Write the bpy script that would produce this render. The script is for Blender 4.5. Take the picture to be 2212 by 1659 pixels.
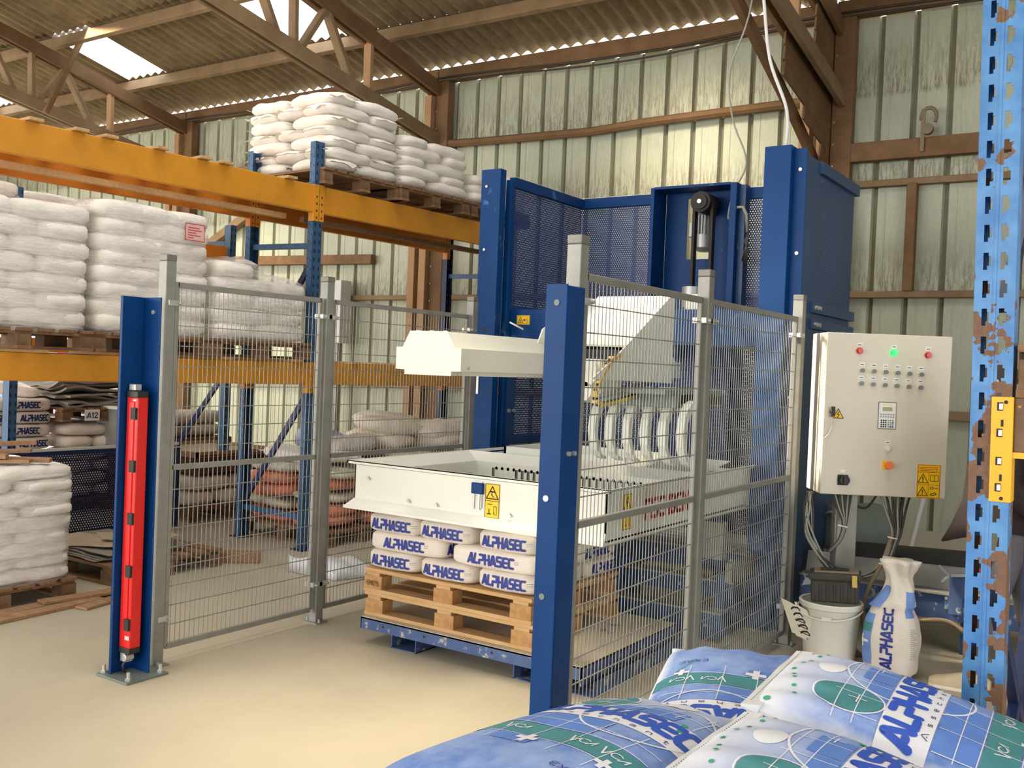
import bpy, math, random
from mathutils import Vector, Matrix, noise
SC = bpy.context.scene
COL = SC.collection
for o in list(bpy.data.objects):
    bpy.data.objects.remove(o)
random.seed(7)

# ------------------------------------------------------------------ camera, sky, sun, large lights, exposure
cam_d = bpy.data.cameras.new('camera')
cam_d.sensor_width = 36.0
cam_d.lens = 2125.1 / 2212 * 36.0
cam_d.clip_end = 200
cam = bpy.data.objects.new('camera', cam_d)
COL.objects.link(cam)
YAW, PITCH, ROLL = 0.58629, -0.017885, -0.040643
_f = Vector((-math.sin(YAW) * math.cos(PITCH), math.cos(YAW) * math.cos(PITCH), math.sin(PITCH)))
_r = Vector((math.cos(YAW), math.sin(YAW), 0))
_d = _f.cross(_r)
_r2 = math.cos(ROLL) * _r + math.sin(ROLL) * _d
_d2 = -math.sin(ROLL) * _r + math.cos(ROLL) * _d
cam.matrix_world = Matrix(((_r2.x, -_d2.x, -_f.x, 0), (_r2.y, -_d2.y, -_f.y, 0), (_r2.z, -_d2.z, -_f.z, 1.68), (0, 0, 0, 1)))
SC.camera = cam

world = bpy.data.worlds.new('overcast_sky')
SC.world = world
world.use_nodes = True
bg = world.node_tree.nodes['Background']
bg.inputs[0].default_value = (0.93, 0.96, 1.0, 1)
bg.inputs[1].default_value = 3.0

def area(name, loc, size, size_y, rot, power, col, spread=180):
    l = bpy.data.lights.new(name, 'AREA')
    l.shape = 'RECTANGLE'
    l.size, l.size_y, l.energy, l.color = size, size_y, power, col
    l.spread = math.radians(spread)
    o = bpy.data.objects.new(name, l)
    o.location, o.rotation_euler = loc, rot
    COL.objects.link(o)
    return o
PI = math.pi
# daylight through the wide doors behind the photographer, the door in the back wall and the roof lights
area('daylight_front_doors', (-11.5, -7.4, 2.6), 13.0, 4.6, (PI / 2, 0, math.radians(-30)), 640, (1.0, 0.95, 0.88))
area('added_left_fill', (-19.8, -1.0, 3.2), 12.0, 5.2, (PI / 2, 0, -PI / 2), 600, (1.0, 0.94, 0.86))  # no doors on this side; lamp added to brighten faces turned left
area('daylight_side_door', (5.6, 0.0, 2.4), 6.0, 4.2, (PI / 2, 0, PI / 2), 110, (0.93, 0.96, 1.0))
for i, (x, y, p) in enumerate(((-15, 3.0, 90), (-10.5, 2.5, 60), (-5.5, 4.5, 70), (-10, -3.0, 50), (-4.5, -3.0, 70), (-1.0, 3.8, 70))):
    area('daylight_roof_light', (x, y, 6.75 - .16 * abs(y - 1)), 1.8, 3.4, (0, 0, 0), p, (1.0, 0.96, 0.89))
area('sun_through_roof_light', (-2.6, 3.3, 6.5), 0.9, 1.4, (0, 0, 0), 15, (1.0, 0.86, 0.62), 34)
area('sun_through_roof_light', (-5.2, 7.4, 5.85), 0.8, 0.8, (math.radians(52), 0, math.radians(-20)), 14, (1.0, 0.86, 0.62), 50)
area('sun_through_roof_light', (-12.0, 7.4, 5.8), 0.8, 0.8, (math.radians(35), 0, math.radians(-15)), 20, (1.0, 0.86, 0.62), 50)
def aim(o, target):
    o.rotation_euler = (Vector(target) - o.location).to_track_quat('-Z', 'Y').to_euler()
aim(area('sun_through_roof_light', (-8.0, 4.6, 6.2), 0.6, 0.9, (0, 0, 0), 24, (1.0, 0.87, 0.64), 15), (-1.80, 6.12, 1.35))
aim(area('daylight_back_door', (-17.3, 11.6, 3.3), 3.2, 2.0, (0, 0, 0), 420, (1.0, 0.97, 0.92)), (-9.0, 6.6, .5))
SC.view_settings.view_transform = 'Standard'
SC.view_settings.look = 'None'
SC.view_settings.gamma = 1
SC.view_settings.use_curve_mapping = False
SC.view_settings.exposure = 0.46
SC.cycles.max_bounces = 8
SC.cycles.diffuse_bounces = 4
SC.cycles.glossy_bounces = 3
SC.cycles.transmission_bounces = 3
SC.cycles.transparent_max_bounces = 24
SC.cycles.use_denoising = True
SC.cycles.caustics_reflective = False
SC.cycles.caustics_refractive = False

# ------------------------------------------------------------------ helpers
def lin(c):
    c = c / 255.0
    return c / 12.92 if c <= 0.04045 else ((c + 0.055) / 1.055) ** 2.4
def rgb(r, g, b):
    return (lin(r), lin(g), lin(b), 1)
def mul(c, k):
    return (min(1, c[0] * k), min(1, c[1] * k), min(1, c[2] * k), 1)

WM = {}
def wm(o):
    return WM.get(o.name, Matrix.Identity(4))
def tag(o, label=None, cat=None, group=None, kind=None):
    if label: o['label'] = label
    if cat: o['category'] = cat
    if group: o['group'] = group
    if kind: o['kind'] = kind
    return o
def thing(name, label, cat, loc=(0, 0, 0), rz=0.0, group=None):
    o = bpy.data.objects.new(name, None)
    o.empty_display_size = 0.1
    COL.objects.link(o)
    o.location = loc
    o.rotation_euler = (0, 0, rz)
    WM[o.name] = Matrix.Translation(loc) @ Matrix.Rotation(rz, 4, 'Z')
    return tag(o, label, cat, group)
def dup(root, loc, rz=0.0, label=None, group=None):
    r = root.copy(); COL.objects.link(r)
    r.location = loc; r.rotation_euler = (0, 0, rz)
    WM[r.name] = Matrix.Translation(loc) @ Matrix.Rotation(rz, 4, 'Z')
    if label: r['label'] = label
    if group: r['group'] = group
    elif 'group' in r and group is None and label: pass
    for ch in root.children:
        c = ch.copy(); COL.objects.link(c); c.parent = r
        for g in ch.children:
            d = g.copy(); COL.objects.link(d); d.parent = c
    return r

class MB:
    def __init__(s):
        s.v = []; s.f = []; s.m = []
    def add(s, vs, fs, mi=0):
        n = len(s.v)
        s.v += [Vector(p) for p in vs]
        s.f += [tuple(i + n for i in f) for f in fs]
        s.m += [mi] * len(fs)
        return s
    def box(s, x0, x1, y0, y1, z0, z1, mi=0):
        return s.add([(x0, y0, z0), (x1, y0, z0), (x1, y1, z0), (x0, y1, z0), (x0, y0, z1), (x1, y0, z1), (x1, y1, z1), (x0, y1, z1)],
                     [(0, 3, 2, 1), (4, 5, 6, 7), (0, 1, 5, 4), (1, 2, 6, 5), (2, 3, 7, 6), (3, 0, 4, 7)], mi)
    def obox(s, c, size, rot, mi=0):
        h = [k / 2 for k in size]
        vs = [Vector(c) + rot @ Vector((sx * h[0], sy * h[1], sz * h[2])) for sz in (-1, 1) for sx, sy in ((-1, -1), (1, -1), (1, 1), (-1, 1))]
        return s.add(vs, [(0, 3, 2, 1), (4, 5, 6, 7), (0, 1, 5, 4), (1, 2, 6, 5), (2, 3, 7, 6), (3, 0, 4, 7)], mi)
    def bar(s, p, q, w, h, up=(0, 0, 1), mi=0):
        p, q = Vector(p), Vector(q)
        d = (q - p).normalized(); u = Vector(up)
        a = d.cross(u)
        if a.length < 1e-4: a = d.cross(Vector((0, 1, 0)))
        a.normalize(); b = a.cross(d).normalized()
        vs = []
        for e in (p, q):
            for x, y in ((-1, -1), (1, -1), (1, 1), (-1, 1)):
                vs.append(e + a * (x * w / 2) + b * (y * h / 2))
        return s.add(vs, [(0, 1, 2, 3)[::-1], (4, 5, 6, 7), (0, 1, 5, 4), (1, 2, 6, 5), (2, 3, 7, 6), (3, 0, 4, 7)], mi)
    def prism(s, poly, vec, mi=0):
        n = len(poly); vec = Vector(vec)
        vs = [Vector(p) for p in poly] + [Vector(p) + vec for p in poly]
        fs = [tuple(range(n))[::-1], tuple(range(n, 2 * n))] + [(i, (i + 1) % n, n + (i + 1) % n, n + i) for i in range(n)]
        return s.add(vs, fs, mi)
    def tube(s, pts, r, n=8, mi=0, cap=True):
        pts = [Vector(p) for p in pts]
        rs = r if isinstance(r, (list, tuple)) else [r] * len(pts)
        t0 = (pts[1] - pts[0]).normalized()
        a = t0.orthogonal().normalized()
        vs, fs = [], []
        for i, p in enumerate(pts):
            t = (pts[min(i + 1, len(pts) - 1)] - pts[max(i - 1, 0)]).normalized()
            a = (a - t * a.dot(t))
            a = a.normalized() if a.length > 1e-6 else t.orthogonal().normalized()
            b = t.cross(a)
            for k in range(n):
                an = 2 * PI * k / n
                vs.append(p + (a * math.cos(an) + b * math.sin(an)) * rs[i])
        for i in range(len(pts) - 1):
            for k in range(n):
                k2 = (k + 1) % n
                fs.append((i * n + k, i * n + k2, (i + 1) * n + k2, (i + 1) * n + k))
        if cap:
            fs.append(tuple(range(n))[::-1]); m = (len(pts) - 1) * n; fs.append(tuple(range(m, m + n)))
        return s.add(vs, fs, mi)
    def cyl(s, p, q, r, n=16, r2=None, mi=0):
        return s.tube([p, q], [r, r if r2 is None else r2], n, mi)
    def lathe(s, c, prof, n=24, mi=0):
        c = Vector(c); vs = []; fs = []
        for r, z in prof:
            for k in range(n):
                an = 2 * PI * k / n
                vs.append(c + Vector((r * math.cos(an), r * math.sin(an), z)))
        for i in range(len(prof) - 1):
            for k in range(n):
                k2 = (k + 1) % n
                fs.append((i * n + k, i * n + k2, (i + 1) * n + k2, (i + 1) * n + k))
        if prof[0][0] > 1e-4: fs.append(tuple(range(n))[::-1])
        if prof[-1][0] > 1e-4: m = (len(prof) - 1) * n; fs.append(tuple(range(m, m + n)))
        return s.add(vs, fs, mi)
    def mesh(s, name, W=None, smooth=False):
        me = bpy.data.meshes.new(name)
        vs = s.v
        if W is not None:
            Wi = W.inverted(); vs = [Wi @ v for v in vs]
        me.from_pydata([tuple(v) for v in vs], [], s.f)
        for p, mi in zip(me.polygons, s.m):
            p.material_index = mi
            p.use_smooth = smooth
        me.update()
        return me
    def build(s, name, mat, parent=None, smooth=False, bevel=0.0, origin=None, angle=None):
        W = wm(parent) if parent is not None else (Matrix.Translation(origin) if origin is not None else None)
        me = s.mesh(name, W, smooth)
        o = bpy.data.objects.new(name, me)
        COL.objects.link(o)
        for m in (mat if isinstance(mat, (list, tuple)) else [mat]): me.materials.append(m)
        if parent is not None:
            o.parent = parent
            WM[o.name] = W
        elif origin is not None:
            o.location = origin; WM[o.name] = W
        if bevel:
            b = o.modifiers.new('edge', 'BEVEL'); b.width = bevel; b.segments = 2; b.limit_method = 'ANGLE'; b.angle_limit = math.radians(40)
        if smooth and angle:
            me.set_sharp_from_angle(angle=math.radians(angle))
        return o
def bx(name, mat, parent, *a, **k):
    return MB().box(*a).build(name, mat, parent, **k)
def piece(name, me, parent, loc, rot=(0, 0, 0), scale=None):
    """an object that shares mesh data, placed in world space under an unrotated parent"""
    o = bpy.data.objects.new(name, me); COL.objects.link(o)
    o.location = loc; o.rotation_euler = rot
    if scale: o.scale = scale
    if parent is not None:
        W = wm(parent)
        o.parent = parent
        o.location = W.inverted() @ Vector(loc)
        o.rotation_euler = (rot[0], rot[1], rot[2] - W.to_euler().z)
    return o

# ------------------------------------------------------------------ materials
class NT:
    def __init__(s, name):
        s.m = bpy.data.materials.new(name); s.m.use_nodes = True
        s.t = s.m.node_tree; s.n = s.t.nodes; s.L = s.t.links.new
        s.bsdf = s.n['Principled BSDF']; s.out = s.n['Material Output']
    def node(s, typ, **k):
        n = s.n.new(typ)
        for a, b in k.items(): setattr(n, a, b)
        return n
    def val(s, sock, v):
        if isinstance(v, bpy.types.NodeSocket): s.L(v, sock)
        else: sock.default_value = v
    def math(s, op, a, b=0.0, c=None, clamp=False):
        n = s.node('ShaderNodeMath', operation=op, use_clamp=clamp)
        s.val(n.inputs[0], a); s.val(n.inputs[1], b)
        if c is not None: s.val(n.inputs[2], c)
        return n.outputs[0]
    def vmath(s, op, a, b=(0, 0, 0)):
        n = s.node('ShaderNodeVectorMath', operation=op)
        s.val(n.inputs[0], a); s.val(n.inputs[1], b)
        return n.outputs[1] if op in ('LENGTH', 'DOT_PRODUCT') else n.outputs[0]
    def mix(s, fac, a, b, mode='MIX'):
        n = s.node('ShaderNodeMix', data_type='RGBA', blend_type=mode)
        s.val(n.inputs[0], fac); s.val(n.inputs[6], a); s.val(n.inputs[7], b)
        return n.outputs[2]
    def pos(s, space='world'):
        if space == 'world': return s.node('ShaderNodeNewGeometry').outputs['Position']
        return s.node('ShaderNodeTexCoord').outputs['Object']
    def noise(s, vec, scale, detail=3.0, rough=0.55, stretch=None):
        if stretch: vec = s.vmath('MULTIPLY', vec, stretch)
        n = s.node('ShaderNodeTexNoise')
        s.L(vec, n.inputs['Vector'])
        n.inputs['Scale'].default_value = scale; n.inputs['Detail'].default_value = detail; n.inputs['Roughness'].default_value = rough
        return n.outputs[0]
    def ramp(s, v, lo, hi, a=0.0, b=1.0):
        n = s.node('ShaderNodeMapRange', clamp=True)
        s.val(n.inputs[0], v)
        for i, x in zip((1, 2, 3, 4), (lo, hi, a, b)): n.inputs[i].default_value = x
        return n.outputs[0]
    def base(s, v): s.val(s.bsdf.inputs['Base Color'], v)
    def set(s, rough=None, metal=None, spec=None):
        if rough is not None: s.val(s.bsdf.inputs['Roughness'], rough)
        if metal is not None: s.val(s.bsdf.inputs['Metallic'], metal)
        if spec is not None: s.val(s.bsdf.inputs['Specular IOR Level'], spec)
    def bump(s, h, strength=0.3, dist=0.01):
        n = s.node('ShaderNodeBump'); n.inputs['Strength'].default_value = strength; n.inputs['Distance'].default_value = dist
        s.L(h, n.inputs['Height']); s.L(n.outputs[0], s.bsdf.inputs['Normal'])

def plain(name, col, rough=0.5, metal=0.0, var=0.06, scale=5.0, stretch=None, wear=None, wear_amt=0.0, wear_scale=7.0, bump=0.0, bscale=40.0, rnd=0.0, space='world', spec=0.5):
    t = NT(name)
    P = t.pos(space)
    n = t.noise(P, scale, 4, 0.6, stretch)
    c = t.mix(t.ramp(n, 0.3, 0.7), mul(col, 1 - var), mul(col, 1 + var))
    if wear:
        w = t.noise(P, wear_scale, 5, 0.65)
        c = t.mix(t.ramp(w, 0.62 - wear_amt, 0.66 - wear_amt), c, wear)
    if rnd:
        oi = t.node('ShaderNodeObjectInfo').outputs['Random']
        c = t.mix(t.ramp(oi, 0, 1, 0, rnd), c, mul(col, 0.55))
    t.base(c); t.set(rough, metal, spec)
    if bump: t.bump(t.noise(P, bscale, 3, 0.6, stretch), bump, 0.004)
    return t.m

def wood(name, col, dark, grain=(1.5, 25, 25), rough=0.75, rnd=0.35):
    t = NT(name)
    P = t.pos('object')
    n = t.noise(P, 1.6, 5, 0.65, grain)
    n2 = t.noise(t.pos(), 2.5, 4, 0.6)
    c = t.mix(t.ramp(n, 0.25, 0.75), col, dark)
    c = t.mix(t.ramp(n2, 0.45, 0.8, 0, 0.35), c, mul(dark, 0.8))
    oi = t.node('ShaderNodeObjectInfo').outputs['Random']
    c = t.mix(t.ramp(oi, 0, 1, 0, rnd), c, dark)
    t.base(c); t.set(rough, 0, 0.3); t.bump(n, 0.25, 0.004)
    return t.m

def perforated(name, col, ax, pitch=0.021, hole=0.0054, rough=0.45, sheen=None):
    """sheet with staggered round holes; ax = the two in-plane axes"""
    t = NT(name)
    P = t.pos()
    sp = t.node('ShaderNodeSeparateXYZ'); t.L(P, sp.inputs[0])
    cb = t.node('ShaderNodeCombineXYZ')
    t.L(sp.outputs[ax[0]], cb.inputs[0]); t.L(sp.outputs[ax[1]], cb.inputs[1])
    q = t.vmath('DIVIDE', cb.outputs[0], (pitch, pitch * 1.732, 1))
    ds = []
    for off in (0.0, 0.5):
        f = t.vmath('FRACTION', t.vmath('ADD', q, (off, off, 0)))
        f = t.vmath('SUBTRACT', f, (0.5, 0.5, 0))
        f = t.vmath('MULTIPLY', f, (pitch, pitch * 1.732, 0))
        ds.append(t.vmath('LENGTH', f))
    d = t.math('MINIMUM', ds[0], ds[1])
    hole_f = t.math('LESS_THAN', d, hole)
    n = t.noise(P, 2.0, 4)
    t.base(t.mix(t.ramp(n, 0.35, 0.7), mul(col, 0.85), mul(col, 1.1))); t.set(rough, 0.0)
    tr = t.node('ShaderNodeBsdfTransparent')
    mx = t.node('ShaderNodeMixShader')
    t.L(hole_f, mx.inputs[0]); t.L(t.bsdf.outputs[0], mx.inputs[1]); t.L(tr.outputs[0], mx.inputs[2])
    t.L(mx.outputs[0], t.out.inputs[0])
    return t.m

BLUE = rgb(8, 58, 114)
M = {}
M['blue'] = plain('blue_gloss_paint', BLUE, 0.42, 0, 0.10, 3.0, wear=rgb(70, 108, 158), wear_amt=-0.02, wear_scale=4.0, spec=0.18)
M['blue_dusty'] = plain('dusty_blue_paint', rgb(66, 88, 132), 0.6, 0, 0.18, 6.0, wear=rgb(168, 164, 156), wear_amt=0.04, wear_scale=12)
M['blue_side'] = plain('grey_blue_paint', rgb(42, 74, 116), 0.45, 0, 0.1, 3.0)
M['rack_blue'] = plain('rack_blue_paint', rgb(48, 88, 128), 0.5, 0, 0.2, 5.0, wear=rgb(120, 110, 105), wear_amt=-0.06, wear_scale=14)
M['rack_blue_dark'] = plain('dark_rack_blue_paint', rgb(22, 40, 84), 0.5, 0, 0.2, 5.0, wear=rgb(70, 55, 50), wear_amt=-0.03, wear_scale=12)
M['yellow'] = plain('orange_yellow_paint', rgb(214, 144, 34), 0.5, 0, 0.12, 3.0, wear=rgb(120, 80, 40), wear_amt=-0.10, wear_scale=16)
M['orange'] = plain('orange_paint', rgb(202, 120, 28), 0.5, 0, 0.12, 3.0, wear=rgb(110, 60, 30), wear_amt=-0.10, wear_scale=14)
M['galv'] = plain('galvanised_steel', rgb(150, 149, 142), 0.5, 0.35, 0.12, 9.0, bump=0.05)
M['galv_dark'] = plain('dull_galvanised_steel', rgb(128, 126, 118), 0.5, 0.35, 0.12, 9.0)
M['zinc'] = plain('bright_zinc', rgb(205, 205, 200), 0.3, 0.6, 0.08, 20)
M['white'] = plain('white_powder_coat', rgb(226, 226, 216), 0.45, 0, 0.025, 2.0)
M['white_in'] = plain('white_paint_dusty', rgb(222, 224, 214), 0.5, 0, 0.05, 4.0)
M['red'] = plain('red_gloss_housing', rgb(214, 30, 26), 0.35, 0, 0.05, 4)
M['redprint'] = plain('red_print', rgb(200, 38, 40), 0.6, 0, 0.02)
M['black'] = plain('black_plastic', rgb(34, 33, 32), 0.5, 0, 0.1, 8)
M['rubber'] = plain('dark_rubber', rgb(44, 40, 36), 0.7, 0, 0.15, 10)
M['dirtyblack'] = plain('dusty_black_plastic', rgb(62, 58, 52), 0.7, 0, 0.25, 12)
M['stickyellow'] = plain('yellow_sticker', rgb(246, 200, 20), 0.5, 0, 0.02)
M['paperwhite'] = plain('white_label_paper', rgb(238, 236, 230), 0.6, 0, 0.02)
M['ink'] = plain('black_ink', rgb(30, 26, 22), 0.6, 0, 0.02)
M['blueink'] = plain('blue_print_ink', rgb(36, 52, 138), 0.55, 0, 0.05)
M['darkink'] = plain('navy_print_ink', rgb(34, 44, 96), 0.6, 0, 0.05)
M['steel'] = plain('grey_cast_aluminium', rgb(168, 168, 166), 0.4, 0.5, 0.06, 8)
M['greysteel'] = plain('grey_green_steel', rgb(112, 122, 118), 0.5, 0.1, 0.12, 5)
M['cream'] = plain('cream_cabinet_paint', rgb(214, 206, 186), 0.45, 0, 0.03, 3)
M['plaster'] = plain('white_plastic', rgb(226, 222, 208), 0.45, 0, 0.04, 5)
M['cardboard'] = plain('cardboard', rgb(196, 178, 150), 0.8, 0, 0.1, 8)
M['greycard'] = plain('grey_cardboard', rgb(150, 142, 130), 0.8, 0, 0.15, 8)
M['cable_grey'] = plain('grey_cable', rgb(150, 150, 140), 0.5, 0, 0.08, 8)
M['cable_white'] = plain('white_cable', rgb(205, 205, 205), 0.5, 0, 0.05, 8)
M['cable_dark'] = plain('dark_cable', rgb(58, 54, 50), 0.5, 0, 0.1, 8)
M['hose'] = plain('dusty_brown_hose', rgb(132, 116, 92), 0.7, 0, 0.12, 9)
M['linkyellow'] = plain('yellow_chain_link', rgb(206, 176, 92), 0.5, 0, 0.1, 9)
M['timber'] = wood('old_roof_timber', rgb(142, 110, 78), rgb(104, 76, 52), (2.0, 2.0, 2.0))
M['timber_grey'] = wood('dusty_roof_timber', rgb(160, 136, 106), rgb(124, 100, 74), (2, 2, 2))
M['timber_pale'] = wood('pale_planed_timber', rgb(190, 154, 116), rgb(162, 124, 90), (2, 2, 2))
M['pallet'] = wood('fresh_pallet_wood', rgb(216, 182, 134), rgb(186, 144, 96), (3, 30, 30), rnd=0.25)
M['pallet_old'] = wood('grey_pallet_wood', rgb(168, 132, 98), rgb(112, 82, 58), (3, 30, 30), rnd=0.4)
M['pallet_block'] = wood('pressed_pallet_block', rgb(204, 164, 112), rgb(160, 112, 66), (14, 14, 14), rnd=0.3)
M['pallet_old_block'] = wood('weathered_pallet_block', rgb(150, 118, 88), rgb(98, 72, 50), (14, 14, 14), rnd=0.4)
M['plank'] = wood('split_plank_wood', rgb(186, 150, 114), rgb(140, 104, 76), (3, 30, 30), rnd=0.4)
M['brownwood'] = wood('brown_crate_wood', rgb(120, 84, 56), rgb(84, 56, 38), (3, 20, 20))
M['perfXZ'] = perforated('perforated_blue_steel_back', rgb(34, 62, 120), (0, 2))
M['perfYZ'] = perforated('perforated_blue_steel_side', rgb(38, 64, 118), (1, 2))
M['perfYZr'] = perforated('perforated_grey_blue_steel', rgb(58, 84, 128), (1, 2))
M['perfNavy'] = perforated('perforated_navy_steel', rgb(16, 26, 70), (1, 2), 0.024, 0.007)
M['perfXZn'] = perforated('perforated_navy_steel_end', rgb(16, 26, 70), (0, 2), 0.024, 0.007)

def glow(name, col, e):
    t = NT(name); t.base(col); t.set(0.3)
    t.val(t.bsdf.inputs['Emission Color'], col); t.bsdf.inputs['Emission Strength'].default_value = e
    return t.m
M['lampgreen'] = glow('lit_green_lamp', rgb(20, 220, 90), 1.2)
M['lampred'] = plain('red_lamp_cap', rgb(205, 40, 36), 0.3)
M['estop'] = plain('orange_red_button', rgb(240, 110, 60), 0.35)
M['lcd'] = plain('olive_lcd', rgb(150, 158, 110), 0.3)

def sackpaper(name, col, rough=0.6, rnd=0.10, dirt=0.25, dirtcol=(200, 184, 160), crease=0.5):
    t = NT(name)
    P = t.pos()
    n = t.noise(P, 5.0, 4, 0.6)
    c = t.mix(t.ramp(n, 0.42, 0.75, 0, dirt), col, rgb(*dirtcol))
    oi = t.node('ShaderNodeObjectInfo').outputs['Random']
    c = t.mix(t.ramp(oi, 0, 1, 0, rnd), c, mul(col, 0.72))
    t.base(c); t.set(rough, 0, 0.3)
    a = t.noise(P, 14.0, 4, 0.7, (1, 1, 2.2)); b = t.noise(P, 45.0, 3, 0.6)
    t.bump(t.math('ADD', a, t.math('MULTIPLY', b, 0.25)), crease, 0.018)
    return t.m
M['sack'] = sackpaper('white_sack_paper', rgb(244, 238, 230))
M['sack_warm'] = sackpaper('cream_sack_paper', rgb(240, 228, 212))
M['sack_grey'] = sackpaper('greyish_sack_plastic', rgb(196, 188, 180), 0.5)
M['sack_print'] = sackpaper('smooth_white_sack_paper', rgb(228, 218, 206), crease=0.25)
M['sack_red'] = sackpaper('orange_red_sack', rgb(214, 124, 94), dirt=0.5, dirtcol=(222, 170, 140))
M['sack_clear'] = sackpaper('greenish_grey_sack', rgb(204, 198, 176), 0.35, dirt=0.5, dirtcol=(140, 132, 108))
M['sack_blueish'] = sackpaper('blue_grey_plastic_sack', rgb(136, 146, 172), 0.4)
M['sheetwhite'] = sackpaper('white_plastic_sheet', rgb(222, 224, 230), 0.35)

def film():
    t = NT('stretch_film')
    P = t.pos()
    n = t.noise(P, 3.0, 5, 0.7, (1.0, 1.0, 12.0)); n2 = t.noise(P, 2.0, 4, 0.6, (1.0, 1.0, 2.0))
    fac = t.math('ADD', t.ramp(n, 0.40, 0.70, 0.16, 0.72), t.ramp(n2, 0.45, 0.7, 0.0, 0.2), clamp=True)
    t.base(rgb(248, 244, 240)); t.set(0.28, 0, 0.6)
    t.bump(n, 0.5, 0.01)
    tr = t.node('ShaderNodeBsdfTransparent'); mx = t.node('ShaderNodeMixShader')
    t.L(fac, mx.inputs[0]); t.L(tr.outputs[0], mx.inputs[1]); t.L(t.bsdf.outputs[0], mx.inputs[2])
    t.L(mx.outputs[0], t.out.inputs[0])
    return t.m
M['film'] = film()

def m_floor():
    t = NT('dusty_concrete_floor')
    P = t.pos()
    a = t.noise(P, 0.55, 6, 0.6); b = t.noise(P, 3.2, 5, 0.7); c3 = t.noise(P, 45, 3, 0.6)
    c = t.mix(t.ramp(a, 0.35, 0.65), rgb(174, 166, 147), rgb(190, 180, 158))
    c = t.mix(t.ramp(b, 0.5, 0.78, 0, 0.4), c, rgb(164, 153, 134))
    c = t.mix(t.ramp(c3, 0.70, 0.76, 0, 0.4), c, rgb(120, 108, 92))
    t.base(c); t.set(t.ramp(a, 0.3, 0.7, 0.55, 0.75), 0, 0.35)
    t.bump(t.math('ADD', b, t.math('MULTIPLY', c3, 0.3)), 0.12, 0.01)
    return t.m
M['floor'] = m_floor()
M['concrete'] = plain('pale_concrete', rgb(186, 178, 160), 0.8, 0, 0.1, 3, bump=0.1)

def m_wall():
    t = NT('pale_steel_cladding')
    P = t.pos()
    sp = t.node('ShaderNodeSeparateXYZ'); t.L(P, sp.inputs[0]); z = sp.outputs[2]
    n = t.noise(P, 1.2, 4, 0.6)
    c = t.mix(t.ramp(n, 0.3, 0.7), rgb(172, 178, 157), rgb(190, 193, 171))
    st = t.noise(P, 3.0, 5, 0.75, (14.0, 14.0, 1.6))
    fine = t.noise(P, 4.0, 4, 0.8, (22.0, 22.0, 4.0))
    # stains that start above the girts
    def above(z0, h):
        return t.math('MULTIPLY', t.ramp(z, z0 - 0.02, z0 + 0.02), t.ramp(z, z0 + 0.05, z0 + h, 1, 0))
    msk = t.math('MAXIMUM', above(4.5, 0.62), t.math('MAXIMUM', above(2.55, 0.5), above(3.66, 0.4)))
    m1 = t.math('MULTIPLY', t.ramp(t.math('MULTIPLY', st, t.math('ADD', 0.55, t.math('MULTIPLY', fine, 0.9))), 0.42, 0.60), t.math('ADD', t.math('MULTIPLY', msk, 0.65), 0.12), clamp=True)
    c = t.mix(m1, c, rgb(112, 92, 66))
    sp2 = t.noise(P, 60.0, 2, 0.5, (1, 1, 0.6))
    c = t.mix(t.ramp(sp2, 0.70, 0.74, 0, 0.5), c, rgb(100, 84, 62))
    t.base(c); t.set(0.45, 0, 0.4)
    return t.m
M['wall'] = m_wall()
M['rib_dirt_shade'] = plain('dirty_shaded_rib_steel', rgb(120, 114, 92), 0.6, 0, 0.15, 4)  # groove floor: dirt, plus the recess's shade put into the darker colour

def m_roof():
    t = NT('fibre_cement_sheet')
    P = t.pos()
    n = t.noise(P, 2.2, 5, 0.7); n2 = t.noise(P, 18, 4, 0.7, (1, 0.35, 1))
    c = t.mix(t.ramp(n, 0.3, 0.7), rgb(126, 110, 86), rgb(156, 138, 110))
    c = t.mix(t.ramp(n2, 0.45, 0.75, 0, 0.5), c, rgb(96, 82, 62))
    t.base(c); t.set(0.9, 0, 0.1); t.bump(n2, 0.3, 0.01)
    return t.m
M['roof'] = m_roof()
def m_skysheet():
    t = NT('translucent_roof_light')
    tr = t.node('ShaderNodeBsdfTransparent'); tr.inputs[0].default_value = (0.95, 0.95, 0.95, 1)
    tl = t.node('ShaderNodeBsdfTranslucent'); tl.inputs[0].default_value = (0.95, 0.93, 0.88, 1)
    mx = t.node('ShaderNodeMixShader'); mx.inputs[0].default_value = 0.35
    t.L(tr.outputs[0], mx.inputs[1]); t.L(tl.outputs[0], mx.inputs[2]); t.L(mx.outputs[0], t.out.inputs[0])
    return t.m
M['skysheet'] = m_skysheet()
def m_rust():
    t = NT('chipped_blue_rack_paint')
    P = t.pos()
    n = t.noise(P, 9.0, 5, 0.5); fine = t.noise(P, 60, 3, 0.6)
    sp = t.node('ShaderNodeSeparateXYZ'); t.L(P, sp.inputs[0])
    thr = t.ramp(sp.outputs[2], 1.0, 2.5, 0.51, 0.66)
    rust = t.math('GREATER_THAN', t.math('ADD', n, t.math('MULTIPLY', fine, 0.05)), thr)
    b = t.mix(t.ramp(t.noise(P, 12, 3), 0.35, 0.7), rgb(62, 118, 178), rgb(92, 148, 200))
    c = t.mix(rust, b, t.mix(fine, rgb(96, 66, 50), rgb(138, 104, 80)))
    t.base(c); t.set(t.math('ADD', t.math('MULTIPLY', rust, 0.35), 0.4))
    t.bump(t.math('SUBTRACT', 1.0, rust), 0.4, 0.002)
    return t.m
M['chipblue'] = m_rust()
M['chipyellow'] = plain('chipped_yellow_paint', rgb(244, 178, 22), 0.4, 0, 0.06, 8, wear=rgb(112, 82, 56), wear_amt=-0.04, wear_scale=20)
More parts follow.
